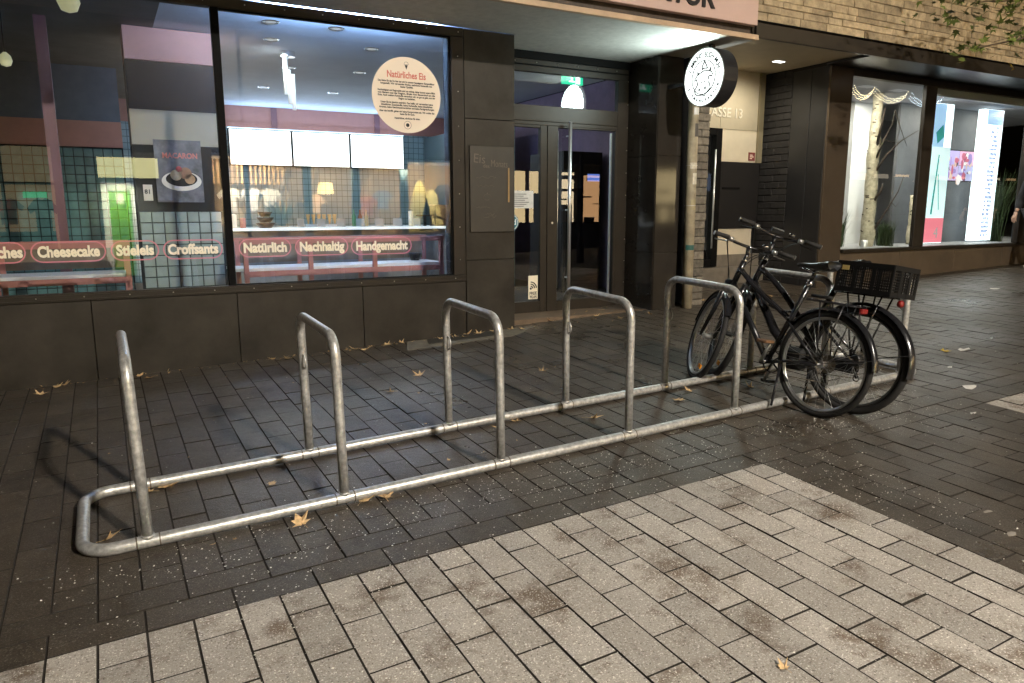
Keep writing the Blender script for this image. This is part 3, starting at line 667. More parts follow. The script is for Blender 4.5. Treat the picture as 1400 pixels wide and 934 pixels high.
# poster, and a sheet standing in for the mirrored house number, on the partition
t = thing('poster', 'ice cream sandwich poster hanging in the dark niche of the partition', 'poster', (.68, 4.96, 1.6))
quick('sheet', mat('poster_sheet', (.11, .10, .10), .5, var=.5, scale=9), t, (.46, .905, 4.965, 4.972, 1.585, 2.21))
q = MB(); q.disc((.70, 4.964, 1.80), (0, -1, 0), .19, .001, 28, ry=.10); q.build('plate_print', 'cream', t)
q = MB(); q.disc((.70, 4.9628, 1.82), (0, -1, 0), .15, .001, 28, ry=.075); q.build('bowl_print', 'dark_panel', t)
for dx, dz, r, c in ((-.05, .03, .055, (.45, .30, .16)), (.04, .05, .06, (.30, .14, .07)), (.08, -.01, .05, (.42, .24, .11)), (-.02, .09, .03, (.42, .04, .04))):
    q = MB(); q.disc((.70 + dx, 4.9616, 1.83 + dz), (0, -1, 0), r, .001, 18); q.build('scoop_print', mat('scoop%d' % int(r * 1000), c, .6, var=.2, scale=30), t)
q = MB(); put_text(q, 'MACARON', .075, (.70, 4.961, 2.03), EX, EZ, bold=.002, depth=.0004, fit=.33); q.build('poster_title', 'red_ink', t)
t = quick('number_sheet', 'cream', None, (.335, .42, 4.995, 5.004, 1.60, 1.76)); tag(t, 'small pale sheet standing in for the mirrored house number 81, left of the poster', 'sign')
q = MB(); put_text(q, '81', .06, (.375, 4.9935, 1.67), EX, EZ, bold=.002, depth=.0004); q.build('number', 'black_ink', t)
# chalk menu board on the pier
t = thing('chalk_menu_board', 'brown chalkboard with handwritten ice cream of the month on the pier', 'menu board', (3.49, YF - .02, 1.27))
quick('board', 'chalkboard', t, (3.236, 3.742, YF - .022, YF - .001, 1.275, 2.14), bev=.003); quick('clip_strip', mat('brass', (.35, .25, .13), .35, metal=.7), t, (3.672, 3.688, YF - .028, YF - .0225, 1.58, 1.93))
q = MB(); yb = YF - .0235
put_text(q, 'Eis', .13, (3.34, yb, 1.97), EX, EZ, bold=-.001, depth=.0004, rot=-.08); put_text(q, 'des', .055, (3.42, yb, 1.925), EX, EZ, depth=.0004, rot=-.06); put_text(q, 'Monats', .10, (3.57, yb, 1.935), EX, EZ, bold=-.001, depth=.0004, rot=-.03, fit=.19)
rg = random.Random(4)
for z, x0, x1 in ((1.83, 3.30, 3.54), (1.74, 3.30, 3.52), (1.53, 3.29, 3.46), (1.46, 3.40, 3.52), (1.43, 3.38, 3.54)):
    x = x0; pts = []
    while x < x1: pts.append((x, yb, z + rg.uniform(-.012, .014))); x += .011
    q.tube(pts, .0013, 4)
q.tube([Vector((3.43, yb, 1.63)) + EX * (.045 * math.cos(a * .4)) + EZ * (.03 * math.sin(a * .4)) for a in range(14)], .0014, 4); q.disc((3.43, yb, 1.67), (0, -1, 0), .006, .0004, 8)
q.build('chalk_writing', 'chalk', t)
# exit sign inside
t = thing('exit_sign', 'green emergency exit sign hanging behind the door transom', 'exit sign', (5.15, 4.4, 3.03)); quick('sign_plate', 'exit_green', t, (5.0, 5.30, 4.39, 4.42, 3.02, 3.125)); quick('arrow', 'exit_white', t, (5.12, 5.15, 4.385, 4.3895, 3.055, 3.10), (5.19, 5.255, 4.385, 4.3895, 3.03, 3.115), (5.09, 5.18, 4.385, 4.3893, 3.045, 3.06)); quick('hanger', 'chrome', t, (5.14, 5.16, 4.40, 4.41, 3.126, 3.2995))
# tall drink fridge seen through the side light
t = thing('display_fridge', 'tall dark display fridge with lit strip behind the glass door', 'fridge', (5.1, 6.2, FLZ)); quick('cabinet', 'dark_panel', t, (5.55, 6.2, 5.2, 6.1, FLZ, 2.3)); quick('lit_header', mat('fridge_blue', (.2, .35, .9), .4, emit=.8, ecol=(.15, .25, .8)), t, (5.95, 6.15, 5.19, 5.199, 1.9, 2.0)); quick('glass_front', 'frame_black', t, (5.6, 6.15, 5.185, 5.198, .5, 1.8))

# ================================================================== ROUND PROJECTING SIGN
t = thing('round_sign', 'glowing white round sign with cow head under the canopy corner', 'sign', (5.85, 2.75, 2.6))
SC = Vector((5.745, 2.745, 2.905)); SR = .298; NX = Vector((-1, 0, 0)); NU = Vector((0, -1, 0))
b = MB(); b.disc(SC + Vector((.2, 0, 0)), NX, SR + .004, .196, 56); b.build('drum', mat('sign_black', (.02, .02, .022), .32), t)
b = MB(); b.disc(SC + Vector((.003, 0, 0)), NX, SR - .004, .003, 56); b.build('sign_face', 'sign_face', t)
b = MB(); b.tube(arc(SC, NU, EZ, SR, 0, 2 * PI, 56)[:-1], .006, 6, closed=True); b.build('sign_rim', mat('rim_grey', (.3, .32, .32), .4, metal=.5), t)
b = MB(); b.disc(SC + Vector((.2005, 0, 0)), (1, 0, 0), SR - .004, .003, 48); b.build('rear_face', 'sign_face', t)
FX = SC.x - .0015
def su(u, v, k=0.0): return Vector((FX - k, SC.y - u * SR, SC.z + v * SR))
e = MB(); lw = .0068
e.tube([su(.59 * math.cos(i * PI / 20), 0.59 * math.sin(i * PI / 20)) for i in range(40)], .0055, 4, closed=True)
def line(pts, w=lw): e.tube([su(*q) for q in pts], w, 4)
line([(-.10, .27), (-.06, .42), (.03, .57)]); line([(.03, .57), (.12, .42), (.19, .28)]); line([(-.05, .30), (.04, .52), (.10, .30)], .002); line([(-.10, .27), (.04, .31), (.19, .28)])
def blob(poly): e.prism(poly, (FX, SC.y, SC.z), NU * SR, EZ * SR, NX, .001)
blob([(-.33, .10), (-.33, .25), (-.22, .15), (-.20, .12)]); blob([(.25, .20), (.36, .34), (.38, .18), (.33, .14)])
line([(-.42, -.02), (-.36, .07), (-.22, .15), (0, .22), (.22, .20), (.40, .14), (.45, .06), (.42, -.01), (.30, .02)]); line([(-.48, -.07), (-.34, -.04), (-.33, -.12)])
blob([(.20, -.02), (.28, .04), (.27, -.10), (.22, -.14)])
line([(-.33, -.10), (-.28, -.22), (-.38, -.34), (-.44, -.42), (-.40, -.53), (-.28, -.61), (-.03, -.61), (.17, -.55), (.36, -.42), (.33, -.30), (.27, -.16)])
line([(-.28, -.24), (-.1, -.29), (.14, -.27), (.28, -.20)], .0022); line([(.0, -.60), (.04, -.66), (.10, -.66), (.14, -.57)])
def ell(cu, cv, ru, rv): blob([(cu + ru * math.cos(i * PI / 5), cv + rv * math.sin(i * PI / 5)) for i in range(10)])
ell(-.20, -.41, .045, .06); ell(.10, -.38, .045, .06); ell(-.11, -.17, .028, .04); ell(.05, -.15, .028, .04)
ell(-.80, -.06, .03, .03); ell(.80, .06, .03, .03)
e.build('cow_emblem', 'black_ink', t)
r = MB()
for s, a0, a1, flip in (('I MACHT EUCH MUH', 158, 22, 1), ('EISMANUFAKTUR', 205, 335, -1)):
    n = len(s)
    for i, ch in enumerate(s):
        if ch == ' ': continue
        a = math.radians(a0 + (a1 - a0) * i / (n - 1)); rad = .70 if flip > 0 else .86
        put_text(r, ch, .072 if flip > 0 else .045, su(rad * math.cos(a), rad * math.sin(a)), NU, EZ, bold=.0022, depth=.0006, rot=a - PI / 2 * flip if flip > 0 else a + PI / 2)
r.build('ring_lettering', 'black_ink', t)
b = MB(); b.bar((5.845, 2.745, 3.20), (5.845, 2.745, 3.2495), .05, .05, up=EX); b.bar((5.845, 3.03, 2.9), (5.845, 3.417, 2.9), .04, .04); b.build('bracket', 'black_plastic', t)

ld = bpy.data.lights.new('sign_light', 'AREA'); ld.shape = 'DISK'; ld.size = .55; ld.energy = 32; ld.color = (.80, 1.0, .97)
lo = bpy.data.objects.new('sign_light', ld); C.objects.link(lo); lo.parent = t; lo.location = SC + Vector((-.03, 0, 0)) - WORLD[t.name]; lo.rotation_euler = (0, PI / 2, 0)
# pole with stickers
t = thing('pole', 'pale painted steel pole with worn stickers beside the brick pillar', 'pole', (6.17, 3.33, gz(6.17, 3.33)))
zg = gz(6.17, 3.33); b = MB(); b.tube([(6.17, 3.33, zg - .05), (6.165, 3.33, 1.5), (6.15, 3.33, 3.245)], .062, 18); b.build('shaft', 'pole_paint', t)
def wrap(z0, z1, a0, a1, m, nm='sticker'):
    b = MB(); n = 8; vs = []
    for z in (z0, z1):
        for i in range(n + 1):
            a = a0 + (a1 - a0) * i / n; xx = 6.17 - .02 * max(0, (z - zg)) / 3; vs.append((xx + .0635 * math.cos(a), 3.33 + .0635 * math.sin(a), z))
    b.add(vs, [(i, i + 1, n + 2 + i, n + 1 + i) for i in range(n)]); b.build(nm, m, t)
wrap(1.02, 1.08, -2.9, -.4, 'sticker_teal'); wrap(1.98, 2.05, -2.6, -.6, 'sticker_pale'); wrap(1.80, 1.93, -2.0, -.5, 'sticker_pale'); wrap(1.50, 1.62, -2.2, -.9, mat('sticker_tan', (.40, .34, .2), .6, var=.2)); wrap(2.35, 2.5, -1.9, -.7, mat('sticker_dark', (.1, .09, .08), .6)); wrap(2.6, 2.68, -2.2, -.9, 'white_paint')
b = MB()
for z in (2.02, 1.55): b.tube(arc((6.162, 3.33, z), EX, (0, 1, 0), .064, 0, 2 * PI, 20)[:-1], .003, 4, closed=True)
b.build('clamp', 'steel', t)

# ================================================================== BRICK BUILDING
bb = thing('brick_building', 'building with tan brick upper wall, dark fascia and recessed house entrance', 'building', (8.0, 3.4, .3))
FY = 2.40
core = quick('upper_wall', 'brick_mortar', bb, (6.06, 20, FY + .012, FY + .2, 3.452, 6.2))
rb = random.Random(5); z = 3.454; row = 0; bricks = []
while z < 5.0:
    h = rb.choice((.062, .075, .088, .10)); x = 6.06 - rb.uniform(0, .3)
    while x < 15.5:
        w = rb.uniform(.16, .52); bricks.append((max(x, 6.06), x + w, z, z + h)); x += w
    z += h; row += 1
vis = []; rest = MB()
for q in bricks:
    u = px(((q[0] + q[1]) / 2, FY, (q[2] + q[3]) / 2)); vis.append((-(q[1] - q[0]) * (q[3] - q[2]) / u[2] ** 2 if u and -30 < u[0] < 1440 and u[1] > -20 else 0, q))
vis.sort(key=lambda a: a[0])
for i, (s, q) in enumerate(vis):
    d = rb.uniform(0, .012)
    if i < 280 and s < 0:
        quick('brick', 'brick_warm', core, (q[0] + .003, q[1] - .003, FY - d, FY + .02, q[2] + .0025, q[3] - .0025), bev=.005)
    else: rest.box(q[0] + .003, q[1] - .003, FY - d, FY + .02, q[2] + .0025, q[3] - .0025)
kind(rest.build('far_bricks', 'brick_warm', core), 'stuff')
quick('fascia', mat('fascia_bronze', (.040, .033, .026), .36, metal=.2, var=.12, scale=2), bb, (6.125, 20, FY - .01, FY + .03, 3.283, 3.4505), bev=.003)
quick('fascia_lip', 'frame_black', bb, (6.12, 20, FY - .03, FY - .0105, 3.436, 3.4515))
quick('bay_soffit', 'panel_dark', bb, (8.75, 20, FY + .031, 3.6, 3.44, 3.47), (6.125, 8.75, FY + .031, 2.62, 3.44, 3.4705))
so = quick('recess_ceiling', 'beige_wall', bb, (6.11, 8.80, 2.621, 4.7, 3.485, 3.53))
quick('ceiling_spot', 'led_white', so, (8.10, 8.26, 3.88, 3.96, 3.478, 3.4845))
ld = bpy.data.lights.new('recess_lamp', 'SPOT'); ld.energy = 75; ld.spot_size = math.radians(150); ld.spot_blend = .6; ld.color = (1, .92, .74); lo = bpy.data.objects.new('recess_lamp', ld); C.objects.link(lo); lo.parent = bb; lo.location = Vector((8.0, 3.75, 3.46)) - WORLD[bb.name]; lo.rotation_euler = (.25, 0, 0)
for x in (9.2, 9.95, 10.7, 11.5, 12.4):
    quick('soffit_light', mat('soffit_led', (1, 1, 1), .4, emit=.8, ecol=(.9, .95, 1)), bb, (x - .02, x + .28, 2.62, 2.78, 3.432, 3.4395))
# brick pillar, one split-face stone per course
pc = quick('brick_pillar', 'mortar_dark', bb, (6.28, 6.50, 3.435, 3.95, 0, 3.48))
z = .20; k = 0
while z < 3.3:
    h = rb.uniform(.088, .108); j = rb.uniform(-.006, .006)
    if k % 3 == 1:
        xm = 6.27 + rb.uniform(.07, .17)
        quick('brick', 'brick_dark', pc, (6.268 + j, xm - .003, 3.415 + rb.uniform(0, .012), 3.5, z, z + h - .008), bev=.008); quick('brick', 'brick_dark', pc, (xm + .003, 6.512 + j, 3.415 + rb.uniform(0, .012), 3.5, z, z + h - .008), bev=.008)
    else: quick('brick', 'brick_dark', pc, (6.268 + j, 6.512 + j, 3.413 + rb.uniform(0, .014), 3.5, z, z + h - .008), bev=.008)
    z += h; k += 1
# recess
RY = 4.65
aw = quick('address_wall', 'beige_wall', bb, (7.88, 8.62, RY, RY + .1, 2.66, 3.484), (7.88, 8.62, RY + .0005, RY + .1, 2.2, 2.655), (7.88, 8.62, RY + .001, RY + .1, .84, 1.22), (6.5, 7.44, RY + .0015, RY + .1, .84, 3.4835), (7.445, 7.875, RY + .0012, RY + .1, 2.66, 3.4835))
quick('corner_trim', mat('trim_gold', (.30, .26, .17), .35, metal=.4), bb, (8.625, 8.72, RY - .03, RY + .09, 2.195, 3.4845))
t_ = MB(); put_text(t_, 'STRASSE 13', .185, (8.31, RY - .006, 2.825), EX, EZ, bold=.003, depth=.004, align='RIGHT'); t_.build('address_lettering', mat('letters_pale', (.72, .68, .58), .5), aw)
quick('letterbox_panel', 'dark_panel', bb, (7.88, 8.70, RY - .02, RY + .1, 1.225, 2.194), bev=.004)
quick('nameplate', 'frame_black', bb, (7.95, 8.3, RY - .026, RY - .0205, 1.80, 1.83)); 
pl = quick('plaque', mat('plaque_red', (.16, .03, .03), .4), bb, (8.47, 8.60, RY - .008, RY - .001, 2.225, 2.345))
b = MB(); b.box(8.495, 8.55, RY - .010, RY - .0085, 2.30, 2.312); b.box(8.495, 8.57, RY - .010, RY - .0085, 2.275, 2.287); b.box(8.495, 8.54, RY - .010, RY - .0085, 2.25, 2.262); b.build('plaque_print', 'cream', pl)
hd = quick('house_door', 'frame_black', bb, (7.445, 7.51, RY - .06, RY + .05, .67, 2.655), (7.76, 7.876, RY - .06, RY + .05, .67, 2.655), (7.511, 7.7595, RY - .058, RY + .05, 2.56, 2.655), (7.511, 7.7595, RY - .058, RY + .05, .67, .78), bev=.003)
quick('pane', GLASS, hd, (7.511, 7.76, RY - .02, RY - .01, .78, 2.56))
quick('lit_hall', mat('hall_lit', (.9, .86, .76), .6, emit=.75, ecol=(1, .95, .82)), hd, (7.40, 7.8, RY + .3, RY + .31, .7, 2.6))
b = MB(); b.tube([(7.70, RY - .12, .95), (7.70, RY - .12, 2.35)], .012, 10); b.build('handle', 'steel', hd)
quick('entrance_step', 'stone_step', bb, (6.5, 8.8, RY - .12, RY + .3, 0, .66), bev=.006); quick('plinth', 'stone_step', bb, (7.88, 8.8, RY - .01, RY + .1, .6605, .838), (6.5, 7.44, RY - .01, RY + .1, .6605, .838))
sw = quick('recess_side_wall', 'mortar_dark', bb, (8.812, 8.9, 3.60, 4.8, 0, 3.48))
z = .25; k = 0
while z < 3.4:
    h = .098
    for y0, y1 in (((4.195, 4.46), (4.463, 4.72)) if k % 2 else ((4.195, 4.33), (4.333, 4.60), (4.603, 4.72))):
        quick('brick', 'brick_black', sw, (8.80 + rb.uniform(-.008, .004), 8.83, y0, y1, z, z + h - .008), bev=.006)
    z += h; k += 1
quick('side_panel', 'panel_dark', bb, (8.797, 8.811, 3.58, 3.86, .2, 3.438), (8.7968, 8.811, 3.866, 4.187, .2, 3.4382), bev=.003)

# ================================================================== CORNER SHOP WINDOW
bay = thing('display_window_shop', 'shop bay with bronze frames and tall lit display windows', 'shop', (11.5, 3.55, .45)); BY = 3.55
quick('corner_pier', 'bay_bronze', bay, (8.80, 9.262, BY, BY + .1, .05, 3.438), bev=.004)
quick('base_core', 'core', bay, (9.27, 18, BY + .04, BY + .3, 0, .885))
for x0, x1 in ((9.265, 10.66), (10.66, 12.1), (12.1, 13.5), (13.5, 15.0), (15.0, 16.5)): quick('base_panel', 'bay_base', bay, (x0 + .003, x1 - .003, BY + .005, BY + .035, .1, .884), bev=.002)
quick('window_sill', 'frame_bronze', bay, (9.263, 16.5, BY - .05, BY + .12, .886, .932), bev=.004)
quick('window_head', 'frame_bronze', bay, (9.263, 16.5, BY + .001, BY + .1, 3.335, 3.4375), bev=.003); quick('window_post', 'frame_bronze', bay, (10.95, 11.22, BY - .002, BY + .06, .9325, 3.3345), bev=.004); quick('window_post', 'frame_bronze', bay, (13.93, 14.3, BY - .002, BY + .1, .9325, 3.3345), bev=.004)
quick('frame_liner', mat('liner_grey', (.45, .46, .47), .4), bay, (9.264, 9.29, BY + .03, BY + .09, .933, 3.334), (11.221, 13.93, BY + .061, BY + .12, 3.22, 3.334))
for x0, x1 in ((9.29, 10.95), (11.22, 13.93), (14.3, 16.5)): quick('pane', GLASS, bay, (x0, x1, BY + .035, BY + .045, .932, 3.335))
quick('display_floor', mat('display_grey', (.42, .42, .43), .5), bay, (9.263, 18, BY + .101, 8.0, .80, .90)); quick('display_ceiling', mat('display_ceil', (.30, .30, .32), .8), bay, (9.0, 18, BY + .101, 8.0, 3.34, 3.4))
quick('display_back', 'grey_wall', bay, (8.92, 18, 6.6, 6.7, .9, 3.34)); quick('display_side', 'grey_wall', bay, (8.92, 9.0, BY + .11, 6.6, .9, 3.34)); quick('white_column', 'shop_white', bay, (11.55, 12.2, 5.2, 5.7, .9, 3.339))
quick('dark_backdrop', mat('backdrop_grey', (.10, .10, .105), .6, var=.2, scale=2), bay, (12.3, 15.2, 4.85, 4.9, .9, 3.339))
for k, (x, y, e_) in enumerate(((10.4, 4.1, 36), (11.4, 4.6, 50), (13.2, 4.3, 40), (15.2, 4.3, 40))):  # last light is added to lift the dark right end of the display
    ld = bpy.data.lights.new('display_lamp', 'AREA'); ld.size = .35; ld.energy = e_; ld.color = (1, .93, .82); lo = bpy.data.objects.new('display_lamp', ld); C.objects.link(lo); lo.parent = bay; lo.location = Vector((x, y, 3.33)) - WORLD[bay.name]
# birch trunks
def trunk(nm, lab, x, y, z0, z1, r0, r1, lean=0.0, branches=()):
    t = thing(nm, lab, 'tree trunk', (x, y, z0)); rt = random.Random(int(x * 100)); pts = []; rs = []; n = 12
    for i in range(n + 1):
        f = i / n; pts.append((x + lean * f + rt.uniform(-.012, .012), y + rt.uniform(-.012, .012), z0 + (z1 - z0) * f)); rs.append((r0 + (r1 - r0) * f) * rt.uniform(.92, 1.08))
    b = MB(); b.tube(pts, rs, 14); tr = b.build('trunk', 'bark_birch', t)
    mk = MB()
    for i in range(46):
        f = rt.random(); a = rt.uniform(0, 2 * PI); k = int(f * n); rr = rs[k] + .001; cx, cy = pts[k][0], pts[k][1]; z = z0 + (z1 - z0) * f; w = rt.uniform(.2, .7)
        vs = [(cx + rr * 1.03 * math.cos(a + w * s), cy + rr * 1.03 * math.sin(a + w * s), z + dz) for dz in (-.008, .008) for s in (-.5, -.17, .17, .5)]
        mk.add(vs, [(0, 1, 5, 4), (1, 2, 6, 5), (2, 3, 7, 6)])
    kind(mk.build('bark_marks', 'bark_mark', t), 'stuff')
    for q, r in branches: b = MB(); b.tube(q, [r * (1 - .75 * i / (len(q) - 1)) for i in range(len(q))], 7); b.build('branch', 'twig', t)
trunk('birch_trunk', 'tall pale birch trunk standing in the left display window', 11.04, 4.4, 0.9, 3.335, .110, .078, -.02,
      (([(11.02, 4.36, 1.05), (11.19, 4.2, 1.49), (11.45, 4.2, 1.79), (11.57, 4.2, 2.06)], .018), ([(11.0, 4.36, 2.05), (11.07, 4.2, 2.37), (11.41, 4.2, 2.6), (11.85, 4.2, 2.79)], .020), ([(11.0, 4.34, 2.30), (10.98, 4.2, 2.61), (11.15, 4.2, 2.85), (11.19, 4.2, 3.08)], .018), ([(11.19, 4.2, 3.06), (11.39, 4.2, 2.77), (11.58, 4.2, 2.52)], .010),
       ([(11.0, 4.34, 2.50), (10.9, 4.2, 2.89), (10.94, 4.2, 3.08)], .026), ([(11.02, 4.34, 1.62), (11.0, 4.2, 1.79), (11.05, 4.2, 1.93)], .026), ([(11.05, 4.3, 2.62), (11.29, 4.2, 2.56), (11.48, 4.2, 2.66)], .008), ([(11.25, 4.2, 2.5), (11.35, 4.2, 2.75), (11.33, 4.2, 2.95)], .006), ([(11.3, 4.2, 1.62), (11.42, 4.2, 1.55), (11.5, 4.2, 1.62)], .006)))
trunk('birch_trunk', 'thin birch trunk at the left edge of the display window', 10.35, 4.5, .9, 1.8, .06, .045)
trunk('birch_trunk', 'short rough birch trunk beside the dark window post', 12.45, 4.5, .9, 1.75, .12, .10)
def grass_tuft(lab, x, y, z, n, h, seed):
    rt = random.Random(seed); b = MB()
    for i in range(n):
        a = rt.uniform(0, 2 * PI); l = h * rt.uniform(.6, 1.1); s = rt.uniform(.1, .45) * l; bx, by = x + rt.gauss(0, .05), y + rt.gauss(0, .05); w = .006; sd = Vector((-math.sin(a), math.cos(a), 0)) * w
        p0 = Vector((bx, by, z)); p1 = p0 + Vector((math.cos(a) * s * .35, math.sin(a) * s * .35, l * .6)); p2 = p0 + Vector((math.cos(a) * s, math.sin(a) * s, l))
        b.add([p0 - sd, p0 + sd, p1 + sd * .8, p1 - sd * .8, p2], [(0, 1, 2, 3), (3, 2, 4)])
    t = thing('ornamental_grass', lab, 'plant', (x, y, z)); kind(b.build('blades', 'grass_dark', t), 'stuff')
grass_tuft('bushy grass tuft at the foot of the birch trunk', 11.5, 4.4, .9, 260, .42, 1); grass_tuft('tall grass behind the right light box', 15.0, 4.5, .9, 200, 1.3, 2); grass_tuft('small grass tuft at the left of the display window', 10.55, 4.6, .9, 120, .6, 3)
# light boxes
t = thing('light_box', 'tall light box with blue sky print and red foot panel in the window', 'light box', (12.55, 4.2, .92)); lb_side = mat('lightbox_white', (.8, .8, .8), .4, emit=2.2, ecol=(.82, .94, 1))
quick('box_frame', lb_side, t, (12.28, 12.82, 4.22, 4.34, .93, 3.26), bev=.004); quick('sky_print', mat('print_sky', (.5, .7, .9), .4, emit=.95, ecol=(.40, .66, 1.0)), t, (12.29, 12.60, 4.2155, 4.2195, 2.55, 3.25)); quick('pale_print', mat('print_pale', (.8, .9, .9), .4, emit=1.0, ecol=(.66, .90, .96)), t, (12.29, 12.81, 4.2154, 4.2194, 1.36, 2.549)); quick('red_print', mat('print_red', (.7, .2, .25), .4, emit=.9, ecol=(.80, .20, .27)), t, (12.29, 12.81, 4.2153, 4.2193, .94, 1.359))
b = MB(); b.prism([(-.02, 0), (.03, .0), (.10, 1.0), (.07, 1.0)], (12.42, 4.2145, 1.42), EX, EZ, (0, -1, 0), .001); b.prism([(0, 0), (.02, 0), (-.08, .6), (-.1, .6)], (12.62, 4.2145, 1.5), EX, EZ, (0, -1, 0), .001); b.prism([(0, 0), (.18, .12), (.12, .32), (-.06, .18)], (12.42, 4.2145, 2.6), EX, EZ, (0, -1, 0), .001); b.build('figure_print', mat('print_teal', (.02, .35, .35), .5, emit=.35, ecol=(.1, .65, .6)), t)
b = MB(); put_text(b, '4', .26, (12.62, 4.2145, 1.02), EX, EZ, depth=.0005); b.build('number_print', mat('print_grey', (.3, .3, .3), .5, emit=.4, ecol=(.7, .7, .7)), t)
t = thing('light_box', 'narrow bright light box with a column of blue writing', 'light box', (14.4, 4.4, .92)); quick('box_frame', lb_side, t, (14.10, 14.72, 4.42, 4.54, .93, 3.30), bev=.004)
b = MB(); rt = random.Random(9)
for k in range(26):
    z = 1.0 + k * .078; x = 14.36 + rt.uniform(-.02, .02)
    for j in range(5):
        if rt.random() < .8: b.box(x + .045 * j, x + .045 * j + .03, 4.4145, 4.4155, z + rt.uniform(0, .02), z + .05)
kind(b.build('blue_writing', mat('print_blue', (.1, .15, .4), .5, emit=.45, ecol=(.25, .32, .75)), t), 'stuff'); quick('sky_print', 'print_sky', t, (14.2, 14.7, 4.4155, 4.4185, 3.03, 3.29))
t = thing('television', 'flat screen showing two pink pictures between the light boxes', 'television', (13.55, 4.5, 1.98)); quick('bezel', 'black_plastic', t, (13.12, 14.05, 4.5, 4.55, 2.0, 2.56), bev=.004)
for k, (x0, x1, z0, z1, c) in enumerate(((13.14, 13.58, 2.29, 2.54, (.45, .40, .75)), (13.59, 14.03, 2.29, 2.54, (.75, .45, .65)), (13.14, 13.58, 2.02, 2.285, (.55, .45, .75)), (13.59, 14.03, 2.02, 2.285, (.50, .50, .80)))):
    quick('picture', mat('tv%d' % k, c, .4, emit=.8), t, (x0, x1, 4.4965, 4.4995, z0, z1))
for k, c in enumerate(((.12, .06, .10), (.75, .55, .45), (.9, .85, .9), (.35, .25, .6), (.55, .15, .25))):
    rl = random.Random(200 + k); b = MB()
    for q in range(9):
        x = rl.uniform(13.15, 13.95); z = rl.uniform(2.03, 2.48); w = rl.uniform(.015, .09); h = rl.uniform(.02, .12); b.prism([(w * math.cos(a) * rl.uniform(.7, 1), h * math.sin(a) * rl.uniform(.7, 1)) for a in [i * PI / 4 for i in range(8)]], (x, 4.4962 - .0003 * k, min(z, 2.53 - h)), EX, EZ, (0, -1, 0), .0002)
    kind(b.build('picture_detail', mat('tvd%d' % k, c, .4, emit=.7, ecol=c), t), 'stuff')
b = MB(); b.box(11.9, 12.12, 4.9, 5.12, 1.25, 1.28); b.box(11.9, 11.93, 4.9, 5.12, 1.28, 1.62)
for dx in (0, .19):
    for dy in (0, .19): b.box(11.905 + dx, 11.925 + dx, 4.905 + dy, 4.925 + dy, .9, 1.25)
tag(b.build('chair', 'black_plastic'), 'small black chair behind the branches in the display window', 'chair')
b = MB(); b.lathe((10.62, 4.15, .90), [(.05, 0), (.055, .12), (.048, .12), (.045, .01), (0, .01)], 16); tag(b.build('glass_vase', 'steel'), 'small metal pot on the sill of the display window', 'pot')

